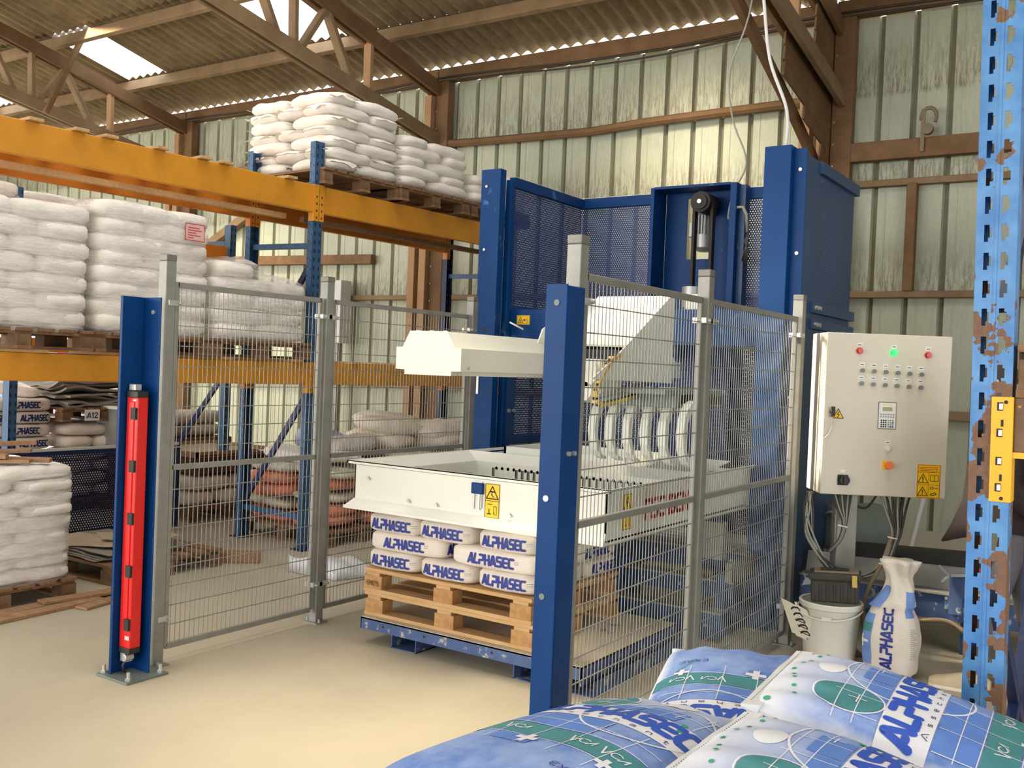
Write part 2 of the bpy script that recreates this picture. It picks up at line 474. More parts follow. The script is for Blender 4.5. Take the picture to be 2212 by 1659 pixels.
M['rustbrown'] = plain('rusty_beam_paint', rgb(112, 88, 66), 0.7, 0, 0.2, 12, wear=rgb(240, 176, 20), wear_amt=0.0, wear_scale=10)

# ------------------------------------------------------------------ the building shell
WY = 10.1                                   # inner face of the back wall
fl = bx('floor', M['floor'], None, -24, 7, -9, 12, -0.2, 0.0); tag(fl, kind='structure')
out = bx('ground_outside', plain('pale_yard_gravel', rgb(214, 206, 190), 0.9, 0, 0.1, 2), None, -60, 20, 12, 60, -0.25, -0.02); tag(out, kind='structure')
out2 = bx('ground_outside', M['concrete'], None, -60, 20, -40, -9, -0.25, -0.02); tag(out2, kind='structure')

PITCH_R = 0.328
wall = MB().box(-15.3, 6, WY - 0.02, WY + 0.22, 0, 0.26).build('wall_back', M['concrete'], None); tag(wall, kind='structure')
def panel_mesh(z0, z1):
    a = PITCH_R; mb = MB()
    prof = [(0.03, 0.0), (a - 0.03, 0.0), (a - 0.018, 0.045), (a + 0.018, 0.045), (a + 0.03, 0.0)]
    for k in range(4):
        (xa, ya), (xb, yb) = prof[k], prof[k + 1]
        mb.add([(xa, ya, z0), (xb, yb, z0), (xb, yb, z1), (xa, ya, z1)], [(0, 1, 2, 3)], 1 if k == 2 else 0)
    mb.add([(0.10, -0.004, z0), (0.106, -0.004, z0), (0.106, -0.004, z1), (0.10, -0.004, z1)], [(0, 1, 2, 3)], 0)
    me = mb.mesh('panel'); me.materials.append(M['wall']); me.materials.append(M['rib_dirt_shade'])
    return me
pm_full, pm_top = panel_mesh(0.26, 5.30), panel_mesh(3.2, 5.30)
k = -60
x0 = -2.485
for k in range(-56, 26):
    x = x0 + PITCH_R * k
    if x < -20: continue
    me = pm_top if x < -15.36 else pm_full
    piece('panel', me, wall, (x, WY, 0))
def girt(a, b, w, h, m='timber_grey'):
    MB().bar(a, b, w, h).build('girt', M[m], wall, bevel=0.008)
# the long bowed pole and the sawn rails on the back wall
mb = MB()
pole = [(-8.0, 10.0, 4.50), (-7.2, 10.0, 4.47), (-6.4, 10.0, 4.455), (-5.7, 10.0, 4.44), (-5.0, 10.0, 4.475), (-4.0, 10.0, 4.49), (-3.0, 10.0, 4.50)]
mb.tube(pole, 0.05, 7); mb.build('girt', M['timber'], wall)
for x0_, x1_ in ((-12.9, -8.3), (-15.3, -13.0)):
    girt((x0_, 10.03, 4.45), (x1_, 10.03, 4.45), 0.09, 0.10)
for x0_, x1_ in ((-15.3, -13.0), (-12.9, -8.3), (-7.8, -2.95), (-2.8, 6.0)):
    girt((x0_, 10.04, 2.53), (x1_, 10.04, 2.53), 0.09, 0.065)
    girt((x0_, 10.04, 1.38), (x1_, 10.04, 1.38), 0.09, 0.085)
girt((-2.8, 10.0, 3.93), (6, 10.0, 3.93), 0.10, 0.185, 'timber')
girt((-2.8, 10.04, 3.62), (6, 10.04, 3.62), 0.08, 0.065)
girt((-2.115, 10.03, 2.56), (-2.115, 10.03, 3.60), 0.09, 0.11, 'timber')
girt((-15.0, 10.03, 3.15), (-9.0, 10.03, 3.05), 0.09, 0.13, 'timber')
girt((-13.3, 10.0, 2.9), (-11.2, 10.0, 3.9), 0.09, 0.12, 'timber_grey')

# eave beams (two timbers with a cable slung along them)
for i, (x0_, x1_) in enumerate(((-20, -12.95), (-12.95, -7.95), (-7.95, -2.9), (-2.9, 6))):
    t = MB().box(x0_, x1_ - 0.01, 9.98, 10.08, 5.28, 5.462).build('trim_%d' % (i + 1), M['timber'], None, bevel=0.01); tag(t, kind='structure')

# roof: corrugated fibre-cement sheets in rows between the purlins
SLOPE = 0.22
ANG = math.atan(SLOPE)
def zr(y): return 5.5 + SLOPE * (10.1 - y)
def sheet_mesh(w, length, waves, seg=8):
    mb = MB(); n = waves * seg
    vs, fs = [], []
    for j in range(2):
        for i in range(n + 1):
            vs.append((w * i / n, -length * j, 0.026 - 0.026 * math.cos(2 * PI * i / seg)))
    for i in range(n):
        fs.append((i, i + 1, n + 2 + i, n + 1 + i))
    return MB().add(vs, fs).mesh('sheet', smooth=True)
ceil = MB().box(-20, 6, 0.9, 1.1, 7.42, 7.54).build('ceiling', M['timber'], None); tag(ceil, kind='structure')
SW = 0.885
sm = sheet_mesh(SW, 1.40, 5); sm.materials.append(M['roof'])
sm0 = sheet_mesh(SW, 1.06, 5); sm0.materials.append(M['roof'])
smk = sheet_mesh(SW, 1.34, 5); smk.name = 'skylight_sheet'; smk.materials.append(M['skysheet'])
rows = [10.11, 9.15, 7.90, 6.65]
SKY = {(1, 7), (1, 11), (2, 11), (1, 2), (2, 2), (1, 15), (2, 7), (1, 19), (2, 20), (3, 16), (3, 7), (3, 11)}
SKY = {(1, 7), (1, 11), (2, 11), (3, 11), (1, 3), (2, 3), (2, 17), (3, 17), (3, 7)}
for r, y in enumerate(rows):
    for c in range(29):
        x = -19.35 + SW * c
        me = smk if (r, c) in SKY else (sm if r else sm0)
        lap = 0.004 * (r % 2)
        piece('skylight_sheet' if (r, c) in SKY else 'sheet', me, ceil, (x, y, zr(y) + 0.006 + 0.012 * (1 if r else 0)), (-ANG, 0, 0))
# the rest of the roof, out of the picture
mb = MB()
n = 29 * 5 * 4
def farroof(y0, y1, zf):
    vs, fs = [], []
    for j, y in enumerate((y0, y1)):
        for i in range(n + 1):
            vs.append((-19.35 + SW * 29 * i / n, y, zf(y) + 0.026 - 0.026 * math.cos(2 * PI * i / 4)))
    for i in range(n): fs.append((i, i + 1, n + 2 + i, n + 1 + i))
    mb.add(vs, fs)
farroof(5.45, 1.0, lambda y: zr(y) + 0.012)
farroof(1.0, -9.0, lambda y: 7.512 - SLOPE * (1.0 - y))
ro = mb.build('far_sheets', M['roof'], ceil, smooth=True); ro['kind'] = 'stuff'
for i, (y, ztw) in enumerate(((9.10, 0.15), (7.86, 0.15), (6.61, 0.15), (5.3, .15), (3.9, .15), (2.5, .15))):
    mbp = MB(); z = zr(y) - 0.075
    R = Matrix.Rotation(-ANG, 3, 'X')
    mbp.obox((-7, y, z - 0.005), (26, 0.075, ztw), R)
    mbp.build('purlin', M['timber_grey'], ceil, bevel=0.006)
# other walls (behind the photographer and to the sides)
wl = MB().box(-20.1, -20.0, -9, 10.3, 0, 6.5).build('wall_left', M['wall'], None); tag(wl, kind='structure')
wr = MB().box(6.0, 6.1, 3.0, 10.3, 0, 6.8).box(6.0, 6.1, -9, -3.0, 0, 6.8).box(6.0, 6.1, -3, 3, 4.3, 7.5).build('wall_right', M['wall'], None); tag(wr, kind='structure')
wf = MB().box(-20, -13, -8.2, -8.0, 0, 5.6).box(3, 6, -8.2, -8, 0, 5.6).box(-13, 3, -8.2, -8, 5.0, 5.6).build('wall_front', M['wall'], None); tag(wf, kind='structure')
bd = bx('beam_door_head', M['timber'], None, -20, -15.36, 10.02, 10.14, 3.1, 3.25); bd.name = 'door_1'; tag(bd, kind='structure')

# ------------------------------------------------------------------ timber posts and roof trusses
def post_group(x, label):
    t = thing('timber_post', label, 'post', (x, 10.0, 0))
    MB().box(x - 0.30, x - 0.19, 9.86, 10.0, 0, 4.62).build('plank', M['timber_pale'], t, bevel=0.006)
    MB().box(x - 0.12, x - 0.01, 9.86, 10.0, 0, 5.10).build('plank', M['timber_pale'], t, bevel=0.006)
    MB().box(x + 0.0, x + 0.2, 9.94, 10.06, 0, 5.28).build('core_post', M['timber'], t, bevel=0.006)
    mbn = MB()
    for k in range(22):
        z = 0.5 + k * 0.22
        mbn.cyl((x + 0.03, 9.94, z), (x + 0.03, 9.925, z), 0.012, 6)
    mbn.build('bolt', M['galv'], t)['kind'] = 'stuff'
    return t
def truss(x, label, gusset=False):
    t = thing('roof_truss', label, 'truss', (x, 10.0, 4.5))
    tz = lambda y: 5.20 + 0.215 * (9.86 - y)
    lz = lambda y: 4.56 + 0.175 * (9.83 - y)
    e = 0.055
    for s in (-e, e):                       # twin chords with the webs between them
        MB().bar((x + s, 10.05, tz(10.05)), (x + s, 1.0, tz(1.0)), 0.05, 0.17).build('top_chord', M['timber'], t, bevel=0.006)
        MB().bar((x + s, 10.05, lz(10.05)), (x + s, 3.5, lz(3.5)), 0.05, 0.15).build('lower_chord', M['timber_grey'], t, bevel=0.006)
    for (y0, z0), (y1, z1) in (((8.65, tz(8.65)), (8.66, lz(8.66) - .02)), ((7.44, tz(7.44)), (7.47, lz(7.47) - .02)), ((7.95, tz(7.95)), (7.52, lz(7.52))),
                               ((7.9, tz(7.9) - .02), (8.40, lz(8.40))), ((6.75, tz(6.75)), (7.25, lz(7.25))), ((6.2, tz(6.2)), (6.2, lz(6.2))), ((6.7, tz(6.7)), (6.3, lz(6.3))),
                               ((5.5, tz(5.5)), (6.0, lz(6.0)))):
        MB().bar((x, y0, z0), (x, y1, z1), 0.055, 0.11, (1, 0, 0)).build('web', M['timber_grey' if y0 != 8.65 else 'timber_pale'], t, bevel=0.005)
    if x < -10 and x > -14:
        MB().bar((x + .2, 8.05, 6.0), (x + .2, 7.55, 4.84), .07, .07).build('brace', M['timber'], t, bevel=.01)
    if gusset:
        # knee: two braces and a board infill between the post and the chord
        MB().bar((x + 0.1, 9.95, 4.45), (x + 0.1, 7.0, 4.96), 0.06, 0.13).build('brace', M['timber_grey'], t, bevel=0.006)
        MB().bar((x - 0.12, 10.0, 3.78), (x - 0.12, 9.0, 4.20), 0.06, 0.12).build('brace', M['timber'], t, bevel=0.006)
        MB().bar((x - 0.12, 9.0, 4.20), (x - 0.12, 7.0, 4.93), 0.06, 0.12).build('brace', M['timber'], t, bevel=0.006)
        for k in range(13):
            z0 = 3.86 + k * 0.135
            y1 = 10 - (z0 - 3.78) / .24 if z0 < 4.02 else (max(8.5, 9 - (z0 - 4.02) / .185) if z0 < 4.5 else 9.35)
            MB().bar((x - 0.02, 10.0, z0), (x - 0.02, y1, z0 + 0.18 * (10 - y1)), 0.022, 0.13).build('gusset_board', M['timber'], t, bevel=0.003)
    return t
post_group(-7.95, 'timber post on the back wall behind the left rack, rising to the middle truss')
post_group(-12.95, 'timber post on the back wall under the far left roof truss')
post_group(-2.9, 'timber post on the back wall behind the right end of the blue machine')
truss(-12.95, 'dusty timber roof truss at far left above the orange rack beams')
truss(-7.95, 'timber roof truss in the middle, meeting the wall behind the top sacks')
truss(-2.9, 'timber roof truss with boarded knee brace above the blue machine', True)
for i, xx in enumerate((-17.9, 2.1)):
    truss(xx, ('timber roof truss above the door opening at the far left', 'timber roof truss beyond the right edge above the rack')[i])

# hanging cables and fittings at the eave
def cable(name, pts, r, m, label, cat='cable', n=6, group=None):
    # smooth through the points
    P = [Vector(p) for p in pts]; out_ = []
    for i in range(len(P) - 1):
        p0, p1, p2, p3 = P[max(i - 1, 0)], P[i], P[i + 1], P[min(i + 2, len(P) - 1)]
        for q in range(6):
            s = q / 6.0
            out_.append(0.5 * ((2 * p1) + (p2 - p0) * s + (2 * p0 - 5 * p1 + 4 * p2 - p3) * s * s + (3 * p1 - p0 - 3 * p2 + p3) * s ** 3))
    out_.append(P[-1])
    o = MB().tube(out_, r, n).build(name, M[m], None, smooth=True, origin=tuple(P[0]))
    return tag(o, label, cat, group) if label else o
for dz, lab in ((0.0, 'dark cable slung along the eave beam'), (-0.05, 'second thin dark cable sagging just below the eave beam cable')):
    cable('eave_cable', [(-15, 9.955, 5.30 + dz), (-12.9, 9.955, 5.33 + dz), (-10, 9.955, 5.26 + dz), (-7.9, 9.955, 5.33 + dz), (-5.2, 9.955, 5.25 + dz * 1.3), (-2.9, 9.955, 5.33 + dz), (0, 9.955, 5.26 + dz), (4, 9.955, 5.3)], 0.011, 'cable_dark', lab)
cable('hanging_cable', [(-2.55, 6.42, 5.6), (-2.42, 6.42, 4.6), (-2.36, 6.42, 4.2), (-2.30, 6.42, 3.8), (-2.17, 6.42, 3.45), (-2.165, 6.42, 3.2)], 0.012, 'cable_white', 'pale grey supply cable dropping onto the right blue column')
cable('hanging_cable', [(-2.85, 7.6, 5.9), (-2.89, 7.6, 4.7), (-3.05, 7.6, 4.15), (-3.01, 7.6, 3.75), (-2.88, 7.6, 3.40), (-2.98, 7.6, 3.15), (-3.02, 7.62, 2.95), (-2.97, 7.62, 2.98), (-2.93, 7.62, 2.7)], 0.008, 'cable_grey', 'thin twisted cable hanging down to the motor mast')
br = thing('wall_bracket', 'rusty steel bracket with a pulley hook above the heavy right rail', 'bracket', (-2.03, 9.93, 3.98))
MB().bar((-2.03, 9.93, 3.88), (-2.03, 9.93, 4.28), 0.035, 0.02, (0, 1, 0)).build('strap', M['hose'], br)
MB().tube([(-1.98 + 0.07 * math.cos(a), 9.93, 4.2 + 0.09 * math.sin(a)) for a in [k * 0.5 - 0.6 for k in range(9)]], 0.018, 6).build('hook', M['hose'], br, smooth=True)
MB().cyl((-1.99, 9.90, 4.09), (-1.99, 9.97, 4.09), 0.055, 12).build('pulley', M['hose'], br, smooth=True, angle=40)

# ------------------------------------------------------------------ lettering (flat print laid on a surface)
GLY = {
 'A': (.82, [[(0, .03), (.40, .97)], [(.40, .97), (.50, .97), (.80, .03)], [(.30, .22), (.44, .22)]]),
 'L': (.62, [[(.06, 1), (0, .03), (.58, .03)]]),
 'P': (.78, [[(.02, 0), (.02, .42), (.66, .42), (.76, .62), (.70, .97), (.05, .97)]]),
 'H': (.78, [[(.02, 0), (.02, 1)], [(.76, 0), (.76, 1)], [(.02, .5), (.76, .5)]]),
 'S': (.74, [[(.72, .97), (.08, .97), (.0, .75), (.10, .52), (.62, .50), (.74, .26), (.64, .03), (0, .03)]]),
 'E': (.70, [[(.70, .97), (.12, .97), (0, .8), (0, .2), (.12, .03), (.70, .03)], [(.06, .5), (.6, .5)]]),
 'C': (.74, [[(.74, .97), (.16, .97), (0, .78), (0, .22), (.16, .03), (.74, .03)]]),
 'F': (.62, [[(0, 0), (0, .97), (.62, .97)], [(0, .5), (.5, .5)]]),
 'I': (.06, [[(.03, 0), (.03, 1)]]),
 'B': (.70, [[(0, .03), (0, .97), (.56, .97), (.66, .76), (.54, .52), (0, .52)], [(.54, .52), (.70, .28), (.58, .03), (0, .03)]]),
 'N': (.74, [[(0, 0), (0, 1), (.72, 0), (.72, 1)]]),
 'K': (.70, [[(0, 0), (0, 1)], [(.68, 1), (.05, .45), (.68, 0)]]),
 'G': (.74, [[(.74, .97), (.16, .97), (0, .78), (0, .22), (.16, .03), (.74, .03), (.74, .46), (.42, .46)]]),
 'X': (.70, [[(0, 0), (.7, 1)], [(0, 1), (.7, 0)]]),
 'D': (.74, [[(0, .03), (0, .97), (.5, .97), (.74, .7), (.74, .3), (.5, .03), (0, .03)]]),
 '1': (.25, [[(0, .8), (.2, 1), (.2, 0)]]),
 '2': (.62, [[(.02, .8), (.15, .97), (.5, .97), (.62, .75), (.02, .03), (.62, .03)]]),
 '5': (.62, [[(.6, .97), (.06, .97), (.03, .55), (.45, .58), (.62, .4), (.6, .15), (.45, .03), (0, .03)]]),
 '7': (.6, [[(0, .97), (.6, .97), (.2, 0)]]),
 '9': (.62, [[(.6, .5), (.1, .5), (.02, .75), (.12, .97), (.5, .97), (.62, .75), (.55, .03), (.1, .03)]]),
 'M': (.9, [[(0, 0), (.05, 1), (.44, .3), (.84, 1), (.9, 0)]]),
 'a': (.5, [[(.05, .6), (.4, .62), (.48, .45), (.48, .03)], [(.48, .36), (.1, .34), (.02, .16), (.14, .03), (.46, .12)]]),
 's': (.44, [[(.42, .6), (.08, .6), (.04, .4), (.38, .28), (.40, .08), (.02, .03)]]),
 'e': (.5, [[(.03, .33), (.47, .33), (.42, .6), (.1, .6), (.02, .3), (.12, .03), (.45, .05)]]),
 'c': (.46, [[(.44, .58), (.12, .6), (.02, .32), (.12, .03), (.44, .06)]]),
 'h': (.48, [[(.02, 0), (.02, 1)], [(.02, .45), (.2, .62), (.42, .58), (.46, .0)]]),
 'n': (.48, [[(.02, 0), (.02, .62)], [(.02, .45), (.2, .62), (.42, .58), (.46, .0)]]),
 't': (.36, [[(.12, .95), (.12, .12), (.2, .03), (.36, .03)], [(0, .62), (.34, .62)]]),
 ' ': (.4, []),
}
def text_w(txt, gap=.26): return sum(GLY[c][0] + gap for c in txt) - gap
def ribbon(mb, poly, wd, mp, step=0.25, mi=0, joint=True):
    """a flat stroke along poly (2-D), laid through mp(x, y) -> 3-D"""
    for (x0, y0), (x1, y1) in zip(poly[:-1], poly[1:]):
        L = math.hypot(x1 - x0, y1 - y0)
        if L < 1e-9: continue
        nx, ny = -(y1 - y0) / L * wd / 2, (x1 - x0) / L * wd / 2
        k = max(1, int(math.ceil(L / step))); vs = []; fs = []
        for i in range(k + 1):
            s = i / k; x, y = x0 + (x1 - x0) * s, y0 + (y1 - y0) * s
            vs += [mp(x + nx, y + ny), mp(x, y), mp(x - nx, y - ny)]
        for i in range(k):
            a = 3 * i
            fs += [(a, a + 1, a + 4, a + 3), (a + 1, a + 2, a + 5, a + 4)]
        mb.add(vs, fs, mi)
    if joint:
        for x, y in poly:
            vs = [mp(x + wd / 2 * math.cos(q * PI / 4), y + wd / 2 * math.sin(q * PI / 4)) for q in range(8)]
            mb.add(vs, [tuple(range(8))], mi)
def lettering(mb, txt, mp, width, height, weight=.24, gap=.26, centre=True, step=.02, mi=0):
    sx = width / text_w(txt, gap); x = -width / 2 if centre else 0.0
    y0 = -height / 2 if centre else 0.0
    for ch in txt:
        w, polys = GLY[ch]
        for p in polys:
            ribbon(mb, [(x + a * sx, y0 + b * height) for a, b in p], weight * height, mp, step, mi)
        x += (w + gap) * sx
def blob(mb, pts, mp, mi=0, rings=3):
    """filled patch: fan with inner rings so that it follows a curved surface"""
    cx = sum(p[0] for p in pts) / len(pts); cy = sum(p[1] for p in pts) / len(pts); n = len(pts)
    vs = [mp(cx, cy)]; fs = []
    for r in range(1, rings + 1):
        for p in pts: vs.append(mp(cx + (p[0] - cx) * r / rings, cy + (p[1] - cy) * r / rings))
    for k in range(n): fs.append((0, 1 + k, 1 + (k + 1) % n))
    for r in range(rings - 1):
        a = 1 + r * n; b = a + n
        for k in range(n): fs.append((a + k, b + k, b + (k + 1) % n, a + (k + 1) % n))
    mb.add(vs, fs, mi)
def patch(mb, x0, x1, y0, y1, mp, nx=8, ny=8, mi=0):
    vs = [mp(x0 + (x1 - x0) * i / nx, y0 + (y1 - y0) * j / ny) for j in range(ny + 1) for i in range(nx + 1)]
    fs = [(j * (nx + 1) + i, j * (nx + 1) + i + 1, (j + 1) * (nx + 1) + i + 1, (j + 1) * (nx + 1) + i) for j in range(ny) for i in range(nx)]
    mb.add(vs, fs, mi)

# ------------------------------------------------------------------ sacks
class Sack:
    def __init__(s, L, W, H, seed, n=5.0, taper=.18, amp=.008, ears=False):
        s.a, s.b, s.c, s.seed, s.n, s.taper, s.amp, s.ears = L / 2, W / 2, H / 2, seed, n, taper, amp, ears
        s.off = Vector((seed * 3.1, seed * 1.7, seed * 5.3))
    def shape(s, p):
        px, py, pz = p
        q = Vector((s.a * px * (1 - .03 * py * py), s.b * py * (1 - .04 * px * px), s.c * pz * (1 - s.taper * abs(px) ** 4 - .08 * abs(py) ** 4)))
        if s.amp:
            f = noise.noise_vector(q * 7.0 + s.off) * s.amp + noise.noise_vector(q * 19.0 + s.off) * (s.amp * .35)
            q += Vector((f.x, f.y, f.z * (1.0 if pz > 0 else .5)))
        q.z += s.c
        return q
    def proj(s, d):
        t = sum(abs(c) ** s.n for c in d) ** (-1 / s.n)
        return (d[0] * t, d[1] * t, d[2] * t)
    def mesh(s, name, mat, nx=12, ny=8, nz=4):
        idx = {}; vs = []; fs = []
        def vert(i, j, k):
            key = (i, j, k)
            if key not in idx:
                d = (2 * i / nx - 1, 2 * j / ny - 1, 2 * k / nz - 1)
                idx[key] = len(vs); vs.append(s.shape(s.proj(d)))
            return idx[key]
        for i in range(nx):
            for j in range(ny):
                fs.append((vert(i, j, 0), vert(i, j + 1, 0), vert(i + 1, j + 1, 0), vert(i + 1, j, 0)))
                fs.append((vert(i, j, nz), vert(i + 1, j, nz), vert(i + 1, j + 1, nz), vert(i, j + 1, nz)))
        for i in range(nx):
            for k in range(nz):
                fs.append((vert(i, 0, k), vert(i + 1, 0, k), vert(i + 1, 0, k + 1), vert(i, 0, k + 1)))
                fs.append((vert(i, ny, k), vert(i, ny, k + 1), vert(i + 1, ny, k + 1), vert(i + 1, ny, k)))
        for j in range(ny):
            for k in range(nz):
                fs.append((vert(0, j, k), vert(0, j, k + 1), vert(0, j + 1, k + 1), vert(0, j + 1, k)))
                fs.append((vert(nx, j, k), vert(nx, j + 1, k), vert(nx, j + 1, k + 1), vert(nx, j, k + 1)))
        mb = MB().add(vs, fs)
        if s.ears:                                # sewn end flaps
            for sg in (-1, 1):
                r1, r2 = [], []
                for j in range(7):
                    y = s.b * .92 * (2 * j / 6 - 1)
                    r1.append((sg * s.a * .93, y, s.c * 1.0)); w_ = noise.noise(Vector((y * 9, s.seed, sg)))
                    r2.append((sg * (s.a + .018 + .010 * w_), y * .97, s.c * (1.0 + .7 * w_)))
                mb.add(r1 + r2, [(j, j + 1, 8 + j, 7 + j) for j in range(6)])
        me = mb.mesh(name, smooth=True); me.materials.append(mat)
        return me
    def side(s, face, off=.003):
        """mapper on one of the four upright faces: x along the reading direction, z up from mid-height"""
        def mp(x, z):
            pz = z / s.c
            if face in ('+x', '-x'):
                sg = 1 if face == '+x' else -1
                py = sg * x / s.b
                px = sg * max(0.0, 1 - abs(py) ** s.n - abs(pz) ** s.n) ** (1 / s.n)
                q = s.shape((px, py, pz)); q.x += sg * off
            else:
                sg = 1 if face == '+y' else -1
                px = -sg * x / s.a
                py = sg * max(0.0, 1 - abs(px) ** s.n - abs(pz) ** s.n) ** (1 / s.n)
                q = s.shape((px, py, pz)); q.y += sg * off
            return q
        return mp
def sack_set(L, W, H, mat, k=4, **kw):
    return [Sack(L, W, H, 11 + 7 * i, **kw).mesh('sack', M[mat]) for i in range(k)]
ORD = ['bottom', 'second', 'third', 'fourth', 'fifth', 'sixth', 'seventh', 'eighth', 'ninth', 'tenth', 'eleventh', 'twelfth']
def place_sack(me, loc, rz, label, group=None, tilt=(0, 0), name='sack', cat='sack'):
    o = bpy.data.objects.new(name, me); COL.objects.link(o)
    o.location = loc; o.rotation_euler = (tilt[0], tilt[1], rz)
    WM[o.name] = Matrix.Translation(loc) @ o.rotation_euler.to_matrix().to_4x4()
    return tag(o, label, cat, group)
def stack5(protos, cx, cy, z0, rz, nl, h, desc, wide=1.16, deep=.98, jit=.014, sag=0.0, group=None, sy=1.0, kind='white sack', top=None, left=False):
    """layers of five sacks, turned about each layer; local +x looks at the aisle, local y runs along the rack"""
    rng = random.Random(int(abs(cx * 100) + abs(cy * 37)))
    A = [(-.40, 0), (0, 0), (.40, 0)]
    k0 = 0
    R = Matrix.Rotation(rz, 3, 'Z')
    for l in range(nl):
        slots = []
        fl_ = l % 2
        # two sacks lying along x on one side, three lying along y on the other
        s1 = 1 if fl_ else -1
        for xx, nm in ((.29, 'aisle side'), (-.29, 'wall side')):
            slots.append((xx * wide / 1.16, s1 * .29, 0.0, nm, s1))
        for xx, nm in ((.385, 'aisle side'), (0, 'middle'), (-.385, 'wall side')):
            slots.append((xx * wide / 1.16, -s1 * .195, PI / 2, nm, -s1))
        for (x, y, a, nm, sd) in slots:
            if top is not None and l == nl - 1 and (nm, sd) not in top: continue
            # sacks buried inside the stack or on its far side are never seen
            if l < nl - 1 and nm != 'aisle side' and not (left and sd < 0): continue
            y *= deep / .98
            dz = sag * (x * x * .5 + y * y) * (l / max(1, nl - 1))
            v = R @ Vector((x + rng.uniform(-jit, jit), y + rng.uniform(-jit, jit), 0))
            side_ = 'right' if sd > 0 else 'left'
            place_sack(rng.choice(protos), (cx + v.x, cy + v.y, z0 + l * h - dz), rz + a + rng.uniform(-.03, .03) + (PI if rng.random() < .5 else 0),
                       '%s, %s layer, %s %s, %s' % (kind, ORD[l], nm, side_, desc), group,
                       (rng.uniform(-.015, .015) - sag * y * .5, rng.uniform(-.02, .02)))
            k0 += 1

# ------------------------------------------------------------------ pallets
def make_pallet(name, mat, label, nb=7, w=1.2, d=1.0, hb=.10):
    t = thing(name, label, 'pallet')
    z = .022
    for y in (-d / 2 + .05, 0, d / 2 - .05): bx('bottom_board', M[mat], t, -w / 2, w / 2, y - .05, y + .05, 0, .022, bevel=.002)
    bm_ = MB().box(-.068, .068, -.046, .046, 0, .078).mesh('block'); bm_.materials.append(M[mat + '_block'])
    for x in (-w / 2 + .073, 0, w / 2 - .073):
        for y in (-d / 2 + .05, 0, d / 2 - .05): piece('block', bm_, t, (x, y, .022))
        bx('stringer', M[mat], t, x - .05, x + .05, -d / 2 + .003, d / 2 - .003, .10, .12, bevel=.002)
    for i in range(nb):
        y = -d / 2 + .055 + (d - .11) * i / (nb - 1)
        bx('deck_board', M[mat], t, -w / 2, w / 2, y - .055, y + .055, .12, .142, bevel=.002)
    return t
P_OLD = make_pallet('pallet', 'pallet_old', 'worn pallet under the tall loose sacks on the top rack level')
def pallet(x, y, z, rz, label):
    return dup(P_OLD, (x, y, z), rz, label)

# ------------------------------------------------------------------ left pallet racking
RK = 0.066
def rk(w, s, z):
    """rack frame: w = metres back from the aisle face, s = metres along the rack past the middle frame"""
    return Vector((-6.2 + s * math.sin(RK) - w * math.cos(RK), 6.18 + s * math.cos(RK) + w * math.sin(RK), z))
def rkbox(mb, w0, w1, s0, s1, z0, z1, mi=0):
    lo = [rk(w0, s0, z0), rk(w1, s0, z0), rk(w1, s1, z0), rk(w0, s1, z0)]
    return mb.add(lo + [p + Vector((0, 0, z1 - z0)) for p in lo], [(0, 1, 2, 3), (7, 6, 5, 4), (1, 0, 4, 5), (2, 1, 5, 6), (3, 2, 6, 7), (0, 3, 7, 4)], mi)
def upright(t, w, s, z1, face=1, mat='rack_blue', holes=True):
    """C-section post with two rows of slots on its aisle face"""
    mb = MB()
    f0, f1 = (w, w + .004) if face > 0 else (w + .066, w + .07)
    rkbox(mb, f0, f1, s - .05, s + .05, 0.01, z1)
    rkbox(mb, w, w + .07, s - .05, s - .046, .01, z1); rkbox(mb, w, w + .07, s + .046, s + .05, .01, z1)
    rkbox(mb, w + .066, w + .07, s + .028, s + .046, .01, z1); rkbox(mb, w + .066, w + .07, s - .046, s - .028, .01, z1)
    u = mb.build('upright', M[mat], t)
    if holes:
        mh = MB(); z = .12
        while z < z1 - .05:
            for ds in (-.026, .026):
                rkbox(mh, w - .001, w + .002, s + ds - .007, s + ds + .007, z, z + .034)
            rkbox(mh, w + .016, w + .024, s - .0515, s - .049, z, z + .012); rkbox(mh, w + .046, w + .054, s - .0515, s - .049, z + .02, z + .032)
            z += .075
        mh.build('slots', M['ink'], u)['kind'] = 'stuff'
    rkbox(MB(), w - .04, w + .11, s - .08, s + .08, 0, .010).build('foot_plate', M['rack_blue_dark'], u)
    return u
RD = .93
rack = thing('pallet_rack', 'tall blue pallet rack with orange beams holding wrapped sack pallets along the left', 'rack', tuple(rk(0, 0, 0)), -RK)
for s in (-3.15, 0, 2.74):
    upright(rack, 0, s, 3.56, 1)
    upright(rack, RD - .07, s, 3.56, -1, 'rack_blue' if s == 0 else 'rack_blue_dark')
    if s < -1: continue
    def brace(w0, z0, w1, z1, m='rack_blue', s=s):
        MB().bar(rk(w0, s, z0), rk(w1, s, z1), .03, .05).build('frame_brace', M[m], rack)
    brace(.06, 2.66, RD - .06, 2.68); brace(.06, .28, RD - .06, .28)
    brace(.06, 2.52, RD - .06, 1.46, 'rack_blue_dark'); brace(.06, 1.36, RD - .06, .34, 'rack_blue_dark')
